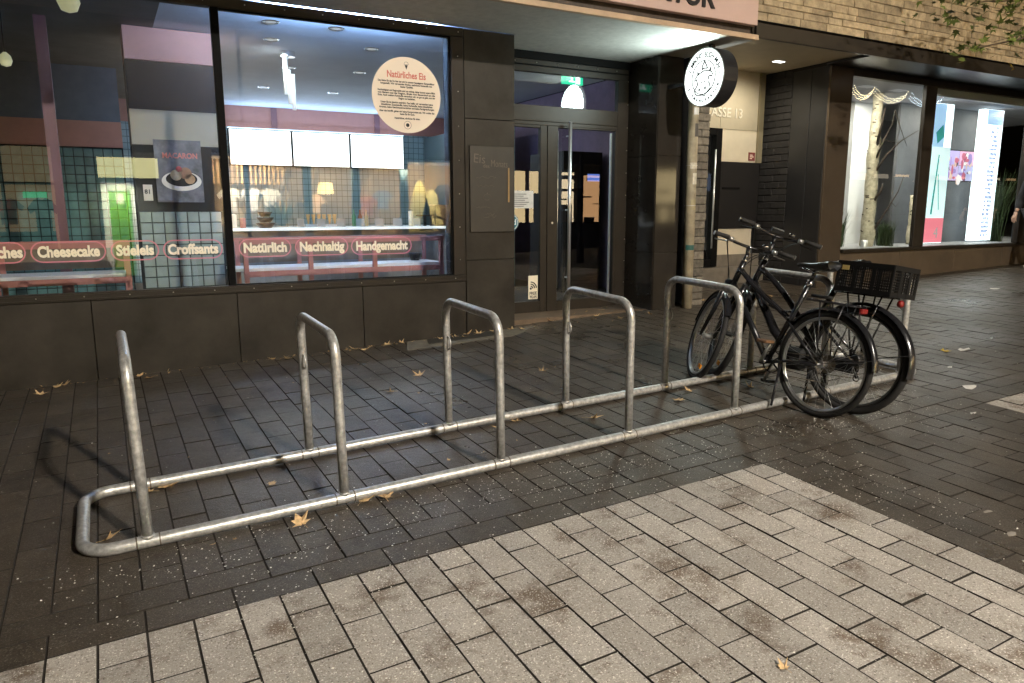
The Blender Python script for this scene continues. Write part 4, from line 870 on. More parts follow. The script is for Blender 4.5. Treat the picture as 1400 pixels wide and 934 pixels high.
# ================================================================== BICYCLES
def torus(b, c, R, r, axis, seg=40, ms=8, squash=1.0):
    c = Vector(c); n = Vector(axis).normalized(); u = n.orthogonal().normalized(); w = n.cross(u)
    b.tube([c + (u * math.cos(2 * PI * i / seg) + w * math.sin(2 * PI * i / seg)) * R for i in range(seg)], r, ms, closed=True)
def bike(label, X, Y, head, lean, steer, WB, r, ebike):
    t = thing('bicycle', label, 'bicycle', (X, Y, gz(X, Y))); sl = GX * math.cos(head) + GY * math.sin(head)
    t.rotation_euler = (Matrix.Rotation(head, 3, 'Z') @ Matrix.Rotation(-math.atan(sl), 3, 'Y') @ Matrix.Rotation(lean, 3, 'X')).to_euler()
    WORLD[t.name] = Vector((0, 0, 0))
    axd = Vector((-math.cos(math.radians(70)), 0, math.sin(math.radians(70)))); ao = Vector((WB - .05, 0, r))
    ST = Matrix.Translation(ao) @ Matrix.Rotation(steer, 4, axd) @ Matrix.Translation(-ao)
    ax = lambda z: WB - .05 - .364 * (z - r)      # x on the steering axis
    def part(b, nm, m, par=None, st=False):
        if st: b.xf(ST)
        return b.build(nm, m, par or t)
    frame_m = 'black_paint'; BBx, BBz = .45, .285; tr = .022 if ebike else .019
    rh = Vector((0, 0, r)); fh = Vector((WB, 0, r)); tyre = .021 if not ebike else .025
    for hub, st in ((rh, False), (fh, True)):
        b = MB(); torus(b, hub, r - tyre, tyre, (0, 1, 0), 56, 10); w = part(b, 'wheel', 'rubber', None, st)
        b = MB(); R0 = r - 2 * tyre - .004
        for s in (-1, 1): torus(b, hub + Vector((0, .009 * s, 0)), R0, .0065, (0, 1, 0), 48, 6)
        torus(b, hub, R0 - .008, .007, (0, 1, 0), 48, 6); part(b, 'rim', 'alloy' if not ebike else mat('rim_dark', (.12, .12, .12), .3, metal=.8), w, st)
        b = MB(); hb = .033
        for i in range(28):
            a = 2 * PI * i / 28; s = 1 if i % 2 else -1; o_ = (1 if (i // 2) % 2 else -1) * .55
            b.tube([hub + Vector((.022 * math.cos(a + o_), s * hb, .022 * math.sin(a + o_))), hub + Vector((R0 * math.cos(a), 0, R0 * math.sin(a)))], .0011, 4, caps=False)
        kind(part(b, 'spokes', 'alloy', w, st), 'stuff')
        b = MB(); b.tube([hub + Vector((0, -.07, 0)), hub + Vector((0, .07, 0))], .009, 8); b.tube([hub + Vector((0, -.036, 0)), hub + Vector((0, .036, 0))], .019 if st or not ebike else .045, 14); b.tube([hub + Vector((0, hb, 0)), hub + Vector((0, hb + .003, 0))], .028, 14); b.tube([hub + Vector((0, -hb, 0)), hub + Vector((0, -hb - .003, 0))], .028, 14); part(b, 'hub', 'alloy' if not ebike else 'black_plastic', w, st)
        if st:
            b = MB(); a = -1.95; c = hub + Vector((.72 * r * math.cos(a), .012, .72 * r * math.sin(a))); b.obox(c, (.055, 0, .01), (0, .012, 0), (-.006, 0, .03)); part(b, 'reflector', 'amber_lens', w, st)
    # frame
    bb_ = Vector((BBx, 0, BBz)); stp = Vector((.215, 0, .88)); htT = Vector((ax(.95), 0, .95)); htB = Vector((ax(.80), 0, .80))
    b = MB(); b.tube([bb_, stp], tr, 12); part(b, 'seat_tube', frame_m)
    b = MB(); b.tube([htB - axd * .02, htT + axd * .03], .022, 12); part(b, 'head_tube', frame_m)
    if ebike:
        b = MB(); b.tube([htB, Vector((.66, 0, .46)), bb_], [.030, .036, .034], 12); part(b, 'down_tube', frame_m)
        b = MB(); b.tube(bez(htT - axd * .04, (.62, 0, .78), (.45, 0, .56), (.375, 0, .46), 8), .022, 12); part(b, 'top_tube', frame_m)
        b = MB(); b.box(BBx - .09, BBx + .10, -.05, .05, BBz - .075, BBz + .09, bev=.03); part(b, 'motor', 'black_plastic')
    else:
        b = MB(); b.tube([htB, bb_], .022, 12); part(b, 'down_tube', frame_m)
        for s in (-1, 1):
            b = MB(); b.tube(bez(htT - axd * .03 + Vector((0, .012 * s, 0)), (.70, .012 * s, .80), (.48, .014 * s, .70), (.325, .014 * s, .615), 8), .0145, 8); part(b, 'top_tube', frame_m)
        b = MB(); b.tube(bez((.52, 0, .69), (.45, 0, .66), (.38, 0, .66), (.31, 0, .67), 6), .008, 8); part(b, 'frame_brace', frame_m)
    for s in (-1, 1):
        b = MB(); b.tube([bb_ + Vector((-.02, .025 * s, 0)), Vector((.25, .05 * s, r - .03)), rh + Vector((0, .065 * s, 0))], .0105, 8); part(b, 'chain_stay', frame_m)
        b = MB(); b.tube([Vector((.325, .015 * s, .61)), Vector((.24, .05 * s, .55)), rh + Vector((0, .065 * s, 0))], .0105, 8); part(b, 'seat_stay', frame_m)
    b = MB(); b.tube([stp, Vector((.18, 0, .985))], .0135, 10); part(b, 'seat_post', 'black_paint')
    b = MB(); b.tube([stp - Vector((-.006, 0, .018)), stp + Vector((-.006, 0, .018))], .021, 12); part(b, 'seat_clamp', 'chrome')
    # saddle: lofted
    b = MB(); secs = [(.33, .018, .985, .02), (.27, .026, .99, .03), (.20, .045, .99, .04), (.14, .075, .995, .05), (.08, .088, 1.005, .055), (.05, .075, 1.012, .05)]; vs = []; n = 12
    for x, w, z, h in secs:
        for k in range(n):
            a = 2 * PI * k / n; yy_ = w * math.cos(a); zz = z + .02 + (h * .35 if math.sin(a) > 0 else h) * math.sin(a) * (.55 if abs(math.cos(a)) < .3 else 1); vs.append((x, yy_, zz))
    fs = [(i * n + k, i * n + (k + 1) % n, (i + 1) * n + (k + 1) % n, (i + 1) * n + k) for i in range(len(secs) - 1) for k in range(n)] + [tuple(range(n)), tuple((len(secs) - 1) * n + k for k in reversed(range(n)))]
    b.add(vs, fs, True); part(b, 'saddle', mat('saddle_vinyl', (.03, .032, .035), .32, coat=.3))
    b = MB()
    for s in (-1, 1): b.tube([(.29, .015 * s, .985), (.2, .022 * s, .955), (.08, .03 * s, .985)], .0035, 6)
    part(b, 'saddle_rail', 'chrome')
    # fork
    b = MB(); crown = Vector((ax(.745), 0, .745)); b.bar(crown + Vector((0, -.06, 0)), crown + Vector((0, .06, 0)), .035, .035, up=axd)
    for s in (-1, 1): b.tube([crown + Vector((0, .052 * s, .0)), crown + Vector((0, .056 * s, 0)) - axd * .16, fh + Vector((-.012, .056 * s, .02)), fh + Vector((0, .056 * s, 0))], [.019, .018, .013, .011], 10)
    b.tube([crown, crown + axd * .08], .018, 10); part(b, 'fork', frame_m, None, True)
    b = MB()
    for s in (-1, 1): b.tube([crown + Vector((0, .052 * s, .02)), crown + Vector((0, .054 * s, .02)) - axd * .10], .0205, 10)
    part(b, 'fork_sleeve', 'alloy' if not ebike else 'black_plastic', None, True)
    hz = 1.08 if not ebike else 1.16
    b = MB(); b.tube([htT + axd * .02, Vector((ax(hz - .05), 0, hz - .05))], .0145, 10); b.tube([Vector((ax(hz - .05), 0, hz - .05)), Vector((ax(hz) + .045, 0, hz + .01))], .0145, 10); stm = part(b, 'stem', 'black_paint', None, True)
    b = MB(); b.tube([htT + axd * .032, htT + axd * .05], .021, 12); part(b, 'headset', 'chrome', stm, True)
    hc = Vector((ax(hz) + .045, 0, hz + .01)); gx = (ax(hz) - .075)
    b = MB(); pl_ = bez((gx, .31, hz + .02), (gx + .03, .20, hz + .025), (hc.x, .14, hz + .01), hc, 8); pr_ = [Vector((q.x, -q.y, q.z)) for q in reversed(pl_)]; b.tube(pl_ + pr_[1:], .0115, 10); bar = part(b, 'handlebar', 'black_paint', None, True)
    for s in (-1, 1):
        g0 = Vector((gx, .315 * s, hz + .02)); g1 = Vector((gx + .021, .20 * s, hz + .0235)); b = MB(); b.tube([g0, g0.lerp(g1, .2), g0.lerp(g1, .5), g1], [.0175, .0165, .0155, .0165], 12); part(b, 'grip', 'rubber', bar, True)
        b = MB(); b.tube([g0, g0 + Vector((0, .004 * s, 0))], .017, 12); part(b, 'grip_cap', 'alloy', bar, True)
        b = MB(); k0 = Vector((gx + .035, .17 * s, hz + .018)); b.tube([k0, k0 + Vector((.035, .02 * s, -.02)), k0 + Vector((.035, .11 * s, -.028))], [.007, .006, .004], 8); part(b, 'brake_lever', 'alloy' if not ebike else 'black_plastic', bar, True)
        b = MB(); b.tube([k0 - Vector((0, .015 * s, 0)), k0 + Vector((0, .022 * s, 0))], .017, 10); part(b, 'clamp', 'alloy', bar, True)
        for q in (0, 1):
            b = MB(); e0 = k0 + Vector((.03, .01 * s, -.012)); e1 = crown + Vector((.03 * q, .03 * s, .06)); b.tube(bez(e0, e0 + Vector((.14 + .05 * q, -.03 * s, .02)), e1 + Vector((.16, 0, .16 + .06 * q)), e1, 10), .0026, 5); part(b, 'cable', 'black_plastic', bar, True)
    b = MB(); b.tube([(gx + .05, -.10, hz + .03), (gx + .05, -.10, hz + .052)], .024, 12); part(b, 'bell', 'chrome', bar, True)
    if ebike:
        b = MB(); b.obox((hc.x - .02, .0, hz + .05), (.05, 0, .02), (0, .09, 0), (-.01, 0, .025)); part(b, 'display', 'black_plastic', bar, True)
    b = MB(); hl = crown + Vector((.07, 0, .06)); b.lathe(hl, [(.0, -.04), (.025, -.03), (.034, .02), (.034, .03), (0, .032)], 14, (1, 0, .0)); lamp = part(b, 'headlight', 'black_plastic', None, True)
    # drivetrain
    b = MB(); torus(b, (BBx, -.048, BBz), .078, .004, (0, 1, 0), 36, 6)
    for k in range(5): a = k * 2 * PI / 5; b.bar((BBx, -.048, BBz), (BBx + .078 * math.cos(a), -.048, BBz + .078 * math.sin(a)), .008, .012, up=(0, 1, 0))
    b.tube([(BBx, -.07, BBz), (BBx, .07, BBz)], .018, 12); cr = part(b, 'crankset', 'black_paint')
    ca = math.radians(112 if not ebike else 185)
    for s, a in ((1, ca), (-1, ca + PI)):
        d = Vector((math.cos(a), 0, math.sin(a))); p0 = Vector((BBx, .068 * s, BBz)); p1 = p0 + d * .17 + Vector((0, .012 * s, 0)); b = MB(); b.tube([p0, p1], [.014, .010], 8); part(b, 'crank_arm', 'alloy' if not ebike else 'black_plastic', cr)
        b = MB(); pc_ = p1 + Vector((0, .055 * s, 0)); b.box(pc_.x - .042, pc_.x + .042, pc_.y - .048, pc_.y + .048, pc_.z - .011, pc_.z + .011, bev=.005); part(b, 'pedal', 'brown_rust' if (s > 0 and not ebike) else 'black_plastic', cr)
    b = MB(); [torus(b, (0, -.046 + .004 * q, r), .058 - .007 * q, .0035, (0, 1, 0), 24, 5) for q in range(6)]
    ch = [Vector((0, -.047, r + .043)), Vector((BBx, -.047, BBz + .08))]; b.tube(ch, .0035, 5); b.tube([Vector((0.01, -.047, r - .13)), Vector((BBx, -.047, BBz - .08))], .0035, 5); part(b, 'chain', 'weld')
    b = MB(); b.tube([(.0, -.055, r - .02), (.02, -.058, r - .07), (.0, -.055, r - .13)], .010, 8); torus(b, (.015, -.05, r - .07), .02, .005, (0, 1, 0), 12, 5); torus(b, (.0, -.05, r - .13), .02, .005, (0, 1, 0), 12, 5); part(b, 'derailleur', 'black_plastic')
    if ebike: b = MB(); b.box(.02, BBx + .02, -.062, -.040, BBz - .02, BBz + .075, bev=.01); part(b, 'chain_guard', 'black_plastic')
    # mudguards
    def guard(hub, a0, a1, R, w, st, nm):
        b = MB(); n = 22; prof = [(-w, -.012), (-w * .7, .002), (0, .008), (w * .7, .002), (w, -.012)]; vs = []
        for i in range(n + 1):
            a = a0 + (a1 - a0) * i / n
            for y, k in prof: vs.append(hub + Vector(((R + k) * math.cos(a), y, (R + k) * math.sin(a))))
        m_ = len(prof); vs2 = [v + (hub - v).normalized() * .002 for v in vs]; N_ = len(vs)
        fs = [(i * m_ + j, i * m_ + j + 1, (i + 1) * m_ + j + 1, (i + 1) * m_ + j) for i in range(n) for j in range(m_ - 1)]
        b.add(vs + vs2, fs + [tuple(N_ + q for q in reversed(f)) for f in fs], True); return part(b, nm, 'black_paint', None, st)
    guard(rh, math.radians(35), math.radians(176 if not ebike else 188), r + .018, .028 if not ebike else .033, False, 'rear_mudguard')
    guard(fh, math.radians(15), math.radians(150), r + .016, .026, True, 'front_mudguard')
    for s in (-1, 1):
        b = MB(); a = math.radians(165); b.tube([rh + Vector((0, .06 * s, 0)), rh + Vector(((r + .018) * math.cos(a), .03 * s, (r + .018) * math.sin(a)))], .0025, 5); part(b, 'mudguard_stay', 'black_paint')
    # carrier
    zr = r * 2 + (.075 if ebike else .055); b = MB()
    for y in (-.065, 0, .065): b.tube([(.22, y * .6, zr + .005), (.16, y, zr), (-.19, y, zr)], .0055, 6)
    for x in (.12, -.03, -.185): b.tube([(x, -.068, zr), (x, .068, zr)], .005, 6)
    for s in (-1, 1):
        for x in ((.1, -.02, -.14) if ebike else (.06, -.12)): b.tube([(x, .068 * s, zr), (.0 if x > -.1 else -.01, .07 * s, r + .02)], .006 if ebike else .0045, 6)
    rk = part(b, 'luggage_carrier', 'black_paint'); b = MB()
    b.tube([(.18, 0, zr + .03), (.02, 0, zr + .03)], .012, 8); part(b, 'carrier_clip', 'black_plastic', rk)
    b = MB()
    if ebike: b.lathe((-.235, 0, zr - .03), [(0, -.018), (.022, -.016), (.025, 0), (.018, .014), (0, .018)], 14, (-1, 0, 0))
    else: b.box(-.228, -.205, -.034, .034, zr - .042, zr - .008, bev=.006)
    part(b, 'tail_light', 'red_lens')
    # kickstand
    b = MB(); b.tube([(.30, .045, r - .06), (.22, .17, .02)], .009, 8); part(b, 'kickstand', 'black_paint')
    return t
bike('black trekking bicycle with silver rims and square red rear light, nearer of the two', 4.05, -.272, math.radians(91.8), math.radians(7.1), math.radians(-30.7), 1.09, .36, False)
bike('black city bicycle carrying a plastic crate, behind the other bicycle', 4.298, -.335, math.radians(95.3), math.radians(7.0), math.radians(-40), 1.12, .370, True)

# crate on the carrier
hd_, le = math.radians(92.2), math.radians(8.25); f = Vector((math.cos(hd_), math.sin(hd_), .03)).normalized(); rt_ = Vector((math.sin(hd_) * math.cos(le), -math.cos(hd_) * math.cos(le), -math.sin(le))); rt_ = (rt_ - f * rt_.dot(f)).normalized(); up_ = rt_.cross(f)
cb = Vector((4.256, -.606, .95)); L_, Wd, Hc = .395, .285, .203
t = thing('plastic_crate', 'black slatted plastic crate on the rear bicycle carrier', 'crate', cb)
def cpt(a, b_, c): return cb + f * a + rt_ * b_ + up_ * c
def lattice(o, du, dv, lu, lv, n, nu, nv, nm):
    b = MB(); th = .0035
    def stick(u0, u1, v0, v1, k=1.0): b.obox(o + du * ((u0 + u1) / 2) + dv * ((v0 + v1) / 2), du * (u1 - u0), dv * (v1 - v0), n * th * k)
    for i in range(nu + 1): u = lu * i / nu; stick(u - .0022, u + .0022, .03, lv - .03, .8)
    for j in range(nv + 1): v = .03 + (lv - .06) * j / nv; stick(0, lu, v - .0022, v + .0022)
    stick(0, lu, 0, .03, 1.6); stick(0, lu, lv - .03, lv, 2.6)
    for fr in (0, .33, .67, 1): u = lu * fr; w = .014; stick(max(0, u - w), min(lu, u + w), 0, lv - .03, 2.2)
    return b.build(nm, mat('crate_plastic', (.006, .006, .006), .65, spec=.25), t)
lattice(cb, f, up_, L_, Hc, rt_, 26, 8, 'side_panel'); lattice(cpt(0, Wd, 0), f, up_, L_, Hc, rt_, 26, 8, 'side_panel'); lattice(cb, rt_, up_, Wd, Hc, f, 19, 8, 'end_panel'); lattice(cpt(L_, 0, 0), rt_, up_, Wd, Hc, f, 19, 8, 'end_panel')
b = MB(); b.obox(cpt(L_ / 2, Wd / 2, .004), f * L_, rt_ * Wd, up_ * .008); b.build('crate_floor', 'crate_plastic', t)
b = MB(); b.obox(cpt(L_ - .06, -.004, Hc - .045), f * .05, rt_ * .003, up_ * .03); b.build('tag', mat('tag_yellow', (.55, .42, .15), .5), t)

# ================================================================== PERSON at the right edge
def skinned(name, verts, edges, radii, m, parent, sub=2, root=0):
    me = bpy.data.meshes.new(name); me.from_pydata([tuple(v) for v in verts], edges, []); o = bpy.data.objects.new(name, me); C.objects.link(o); me.materials.append(MATS[m] if isinstance(m, str) else m)
    o.parent = parent; sk = o.modifiers.new('skin', 'SKIN'); sk.use_smooth_shade = True
    for i, r in enumerate(radii): me.skin_vertices[0].data[i].radius = r if isinstance(r, tuple) else (r, r); me.skin_vertices[0].data[i].use_root = i == root
    s = o.modifiers.new('sub', 'SUBSURF'); s.levels = sub; s.render_levels = sub; return o
pp = thing('person', 'person in dark clothes and pale shoes walking at the right edge', 'person', (13.66, 3.16, gz(13.66, 3.16)))
skin_m = mat('skin', (.50, .32, .24), .55); cloth = mat('dark_cloth', (.018, .018, .022), .85, bump=.3, bscale=80); shoe_m = mat('shoe_beige', (.45, .40, .33), .7); hair_m = mat('hair_brown', (.04, .025, .015), .6)
# walks towards -X; local axes: x forward = world -X
def W(x, y, z): return Vector((-x, -y, z))
V = [W(0, 0, .95), W(.01, 0, 1.15), W(.02, 0, 1.38), W(.03, 0, 1.49), W(.05, 0, 1.56), W(.06, 0, 1.64), W(.06, 0, 1.74),
     W(.02, .19, 1.40), W(-.03, .25, 1.14), W(.14, .27, .94), W(.02, -.19, 1.40), W(.03, -.25, 1.14), W(.13, -.25, .93),
     W(.02, .09, .90), W(.13, .10, .50), W(.20, .10, .09), W(-.02, -.09, .90), W(-.06, -.10, .50), W(-.26, -.10, .13)]
E_ = [(0, 1), (1, 2), (2, 3), (3, 4), (4, 5), (5, 6), (2, 7), (7, 8), (8, 9), (2, 10), (10, 11), (11, 12), (0, 13), (13, 14), (14, 15), (0, 16), (16, 17), (17, 18)]
RD = [(.13, .10), (.13, .10), (.15, .105), .055, .06, .085, .07, .055, .042, .03, .055, .042, .03, .085, .055, .038, .085, .055, .038]
skinned('body', V, E_, RD, skin_m, pp)
skinned('jacket', [V[0] + Vector((0, 0, -.06))] + V[1:4] + V[7:9] + [V[8].lerp(V[9], .85)] + V[10:12] + [V[11].lerp(V[12], .85)], [(0, 1), (1, 2), (2, 3), (2, 4), (4, 5), (5, 6), (2, 7), (7, 8), (8, 9)], [(.175, .14), (.165, .13), (.185, .13), .075, .082, .066, .05, .082, .066, .05], cloth, pp)
skinned('trousers', [V[0], V[13], V[14], V[15], V[16], V[17], V[18]], [(0, 1), (1, 2), (2, 3), (0, 4), (4, 5), (5, 6)], [(.155, .12), .105, .078, .062, .105, .078, .062], cloth, pp)
for side_, (k, flex) in (('near', (15, 0.0)), ('far', (18, .35))):
    a = V[k]; dz = -.045; skinned('shoe', [a + W(-.05, 0, dz), a + W(.04, 0, dz), a + W(.13, 0, dz - .01 + flex * .05), a + W(.19, 0, dz - .015)], [(0, 1), (1, 2), (2, 3)], [(.04, .045), (.045, .05), (.042, .035), (.03, .025)], shoe_m, pp)
b = MB(); hp = V[5] + Vector((0, 0, .03))
b.lathe(hp + W(-.012, 0, -.02), [(.098, -.05), (.105, .02), (.095, .08), (.05, .12), (0, .125)], 16); b.build('hair', hair_m, pp, local=True)
for k in (9, 12):
    s = 1 if k == 9 else -1; w0 = V[k]; hv = [w0, w0 + W(.03, 0, -.05), w0 + W(.05, 0, -.09)]; he = [(0, 1), (1, 2)]; hr = [.028, (.04, .02), (.04, .018)]
    for j, (dy, ln) in enumerate(((-.03, .07), (-.01, .085), (.01, .08), (.03, .06))):
        i0 = len(hv); hv += [hv[2] + W(.008, dy, -.015), hv[2] + W(.005, dy, -.015 - ln * .5), hv[2] + W(-.015, dy, -.015 - ln)]; he += [(2, i0), (i0, i0 + 1), (i0 + 1, i0 + 2)]; hr += [.010, .009, .008]
    i0 = len(hv); hv += [hv[1] + W(.025, -.02 * s, -.015), hv[1] + W(.035, -.025 * s, -.05)]; he += [(1, i0), (i0, i0 + 1)]; hr += [.012, .009]
    skinned('hand', hv, he, hr, skin_m, pp, sub=1)
for s in (-1, 1):
    b = MB(); b.lathe(V[5] + W(.082, .032 * s, .0), [(0, .008), (.008, .004), (.009, 0)], 8, W(1, 0, 0)); b.build('eye', 'black_ink', pp, local=True)
b = MB(); b.tube([V[5] + W(.085, 0, .02), V[5] + W(.112, 0, -.022), V[5] + W(.088, 0, -.03)], [.008, .014, .010], 8); b.build('nose', skin_m, pp, local=True)
b = MB(); b.bar(V[5] + W(.088, -.022, -.055), V[5] + W(.088, .022, -.055), .01, .008); b.build('mouth', 'red_ink', pp, local=True)

# ================================================================== TREE, LEAVES, LITTER
def leaf_poly():
    pts = []
    for a, r in ((-90, .10), (-60, .34), (-40, .22), (-8, .95 * .62), (12, .33), (38, .80), (62, .40), (90, 1.0), (118, .40), (142, .80), (168, .33), (188, .95 * .62), (220, .22), (240, .34)):
        pts.append((r * math.cos(math.radians(a)), r * math.sin(math.radians(a))))
    return pts
LP = leaf_poly()
def leaf_verts(s, curl, rng):
    vs = [Vector((0, 0, 0))]
    for x, y in LP:
        j_ = rng.uniform(.62, 1.15); x *= j_; y *= j_; d = math.hypot(x, y); vs.append(Vector((x * s, y * s, curl * s * d * d * (1 + .5 * math.sin(3 * math.atan2(y, x) + rng.uniform(0, 2))))))
    fs = [(0, i, i % len(LP) + 1) for i in range(1, len(LP) + 1)]
    return vs, fs
tree = thing('street_tree', 'leafy maple tree whose twigs hang into the upper right corner', 'tree', (11.2, -.5, gz(11.2, -.5)))
tz = gz(11.2, -.5); b = MB(); b.tube([(11.2, -.5, tz - .1), (11.22, -.5, tz + 1.5), (11.18, -.45, tz + 3.0), (11.25, -.4, tz + 4.6), (11.2, -.4, 6.6)], [.14, .12, .105, .08, .03], 12); b.build('trunk', 'bark', tree)
b = MB(); rt = random.Random(21); tips = []
def limb(p0, p1, r0, r1, sag):
    mid = (Vector(p0) + Vector(p1)) / 2 + Vector((0, 0, sag)); pts = bez(p0, mid, mid, p1, 6); b.tube(pts, [r0 + (r1 - r0) * i / 6 for i in range(7)], 6); return pts
L1 = limb((11.2, -.45, 3.0), (8.1, 1.2, 3.16), .045, .006, .45); L2 = limb((11.2, -.45, 3.5), (8.3, 1.15, 3.62), .045, .006, .35)
tips += L1[4:] + L2[4:]
for q in (L1, L2):
    for k in range(9):
        a = q[rt.randrange(4, 7)]; e = a + Vector((rt.uniform(-.55, .15), rt.uniform(-.2, .45), rt.uniform(-.12, .14))); tips += limb(a, e, .006, .0025, .03)[2:]
for k in range(14):
    a = Vector((11.2, -.42, rt.uniform(3.8, 6.2))); an = rt.uniform(-2.2, 1.2); l = rt.uniform(.8, 1.6); e = a + Vector((math.cos(an) * l, math.sin(an) * l, rt.uniform(.1, .8)))
    q = limb(a, e, .028, .006, .1); tips += q[3:] * 2
b.build('limbs', 'bark', tree)
b = MB()
for i in range(1500):
    a = tips[i % len(tips)] if i < len(tips) * 3 else rt.choice(tips[60:])
    c = a + Vector((rt.gauss(0, .10), rt.gauss(0, .10), rt.gauss(-.03, .07))); 
    if c.x > 10 or i >= len(tips) * 3: c = a + Vector((rt.gauss(0, .28), rt.gauss(0, .28), rt.gauss(-.03, .22)))
    vs, fs = leaf_verts(rt.uniform(.065, .105), rt.uniform(-.3, .1), rt); M = Matrix.Translation(c) @ Matrix.Rotation(rt.uniform(0, 6.28), 4, 'Z') @ Matrix.Rotation(rt.uniform(-1.1, 1.1), 4, 'X') @ Matrix.Rotation(rt.uniform(-.6, .6), 4, 'Y')
    b.add([M @ v for v in vs], fs)
kind(b.build('crown', 'leaf_green', tree), 'stuff')
vs, fs = leaf_verts(.10, -.35, rt); M = Matrix.Translation((8.27, .93, 2.93)) @ Matrix.Rotation(.6, 4, 'Z') @ Matrix.Rotation(1.1, 4, 'X'); b = MB(); b.add([M @ v for v in vs], fs); b.build('yellow_leaf', 'leaf_yellow', tree)
# dry leaves on the ground
leaf_me = []
for k in range(6):
    rl = random.Random(40 + k); vs, fs = leaf_verts(.092, rl.uniform(.35, .8), rl); stem = MB(); stem.add(vs, fs); stem.tube([Vector((0, -.003, .002)), Vector((.004, -.035, .006)), Vector((.012, -.065, .003))], .0011, 4)
    me = stem.mesh('fallen_leaf'); me.materials.append(MATS['leaf_dry'] if k < 5 else MATS['leaf_yellow']); leaf_me.append(me)
G1 = 'leaves drifted along the cladding'; L1_ = 'curled brown maple leaf lying along the foot of the dark cladding'
G2 = 'leaves before the door'; L2_ = 'dry brown leaf on the paving in front of the shop door'
G3 = 'leaves before the recess'; L3_ = 'small dry leaf on the paving behind the bicycles'
leaves = [((.10, .70), 1.25, 'large curled brown leaf against the far rail near the left hoop', None), ((.03, .66), .9, 'dark crumpled leaf beside the large leaf at the far rail', None), ((-.17, .17), .95, 'brown leaf inside the left end of the rack rail', None), ((.65, -.114), 1.0, 'spiky brown leaf on the paving before the second hoop', None), ((.985, -.03), .95, 'brown leaf touching the near rail right of the second hoop', None), ((1.09, -.04), 1.1, 'tattered leaf along the near rail between second and third hoop', None), ((.88, .06), .7, 'upright leaf against the foot of the second hoop', None),
          ((2.73, .45), 1.05, 'spread dry leaf inside the rack between third and fourth hoop', None), ((2.26, .66), .8, 'leaf tucked under the far rail near the third hoop', None), ((2.1, .60), .8, 'flat leaf beside the far rail left of the near third leg', None), ((3.08, 1.68), .7, 'small leaf on the paving behind the fourth hoop', None), ((2.14, 2.09), 1.0, 'pale brown leaf midway between rack and cladding', None), ((1.77, 1.75), .9, 'curled leaf behind the second and third hoops', None), ((3.50, .47), 1.0, 'pale leaf inside the rack left of the fifth near leg', None), ((3.74, .6), .8, 'pale leaf under the front bicycle wheels', None), ((4.2, .43), .8, 'pale leaf on the paving under the bicycle pedals', None),
          ((6.57, .36), .9, 'yellow leaf on the wet paving right of the rack', None), ((1.80, -1.99), .5, 'thin pale leaf on the light pavers near the front edge', None), ((.62, .45), .6, 'leaf scrap inside the rack left of the second hoop', None)]
for x, y in ((-.49, 3.27), (-.45, 3.31), (-.59, 3.1), (.1, 3.3), (.18, 3.2), (1.19, 3.33), (1.33, 3.26), (1.96, 3.3), (2.02, 3.22), (2.3, 3.33), (2.36, 3.30), (2.45, 3.34), (2.86, 3.26), (2.92, 3.33), (3.02, 3.30), (3.1, 3.24), (3.16, 3.33), (3.3, 3.31), (3.45, 3.2), (3.5, 3.33), (3.70, 3.33), (3.8, 3.28)): leaves.append(((x, y), random.uniform(.7, 1.05), L1_, G1))
for x, y in ((4.66, 3.64), (4.9, 3.7), (4.73, 3.3), (5.06, 3.2), (5.34, 3.33), (4.3, 3.5), (4.45, 3.75), (5.2, 3.75), (4.9, 3.45), (5.5, 3.2)): leaves.append(((x, y), random.uniform(.6, .95), L2_, G2))
for x, y in ((7.2, 3.3), (7.5, 3.5), (7.7, 3.4), (8.1, 3.6), (7.9, 3.9), (6.7, 3.6), (5.2, 2.0), (5.9, 1.6)): leaves.append(((x, y), random.uniform(.6, .9), L3_, G3))
ORD = ['first', 'second', 'third', 'fourth', 'fifth', 'sixth', 'seventh', 'eighth', 'ninth', 'tenth', 'eleventh', 'twelfth', 'thirteenth', 'fourteenth', 'fifteenth', 'sixteenth', 'seventeenth', 'eighteenth', 'nineteenth', 'twentieth', 'twenty-first', 'twenty-second']
for gr_, txt in ((G1, '%s leaf from the left along the foot of the dark cladding'), (G2, '%s leaf from the left on the paving before the shop door'), (G3, '%s small leaf from the left on the paving behind the bicycles')):
    idx = sorted((k for k, q in enumerate(leaves) if q[3] == gr_), key=lambda k: px((*leaves[k][0], gz(*leaves[k][0])))[0])
    for n_, k in enumerate(idx): leaves[k] = (leaves[k][0], leaves[k][1], txt % ORD[n_], gr_)
for i, ((x, y), s, lab, gr) in enumerate(leaves):
    rl = random.Random(i * 7 + 1); me = leaf_me[5] if 'yellow' in lab else leaf_me[i % 5]
    o = link('fallen_leaf', me, None, (x, y, gz(x, y) + .006), (rl.uniform(-.25, .25), rl.uniform(-.25, .25), rl.uniform(0, 6.28)), (s, s, s)); tag(o, lab, 'leaf', gr)
b = MB(); rl = random.Random(77)
for i in range(420):
    w = rl.random()
    if w < .62: x = rl.uniform(-.7, 4.0) if w < .3 else rl.gauss(3.0, .45); y = 3.365 - abs(rl.gauss(0, .05))
    elif w < .85: x = rl.uniform(4.0, 5.6); y = rl.uniform(3.1, 3.9)
    else: x = rl.uniform(-.5, 5.5); y = rl.uniform(-.3, 3.2)
    vs, fs = leaf_verts(rl.uniform(.008, .026), rl.uniform(-.5, .9), rl); k_ = rl.randrange(0, 9); fs = fs[k_:k_ + rl.randrange(4, 9)]
    M = Matrix.Translation((x, y, gz(x, y) + .004)) @ Matrix.Rotation(rl.uniform(0, 6.28), 4, 'Z') @ Matrix.Rotation(rl.uniform(-.5, .5), 4, 'X'); b.add([M @ v for v in vs], fs)
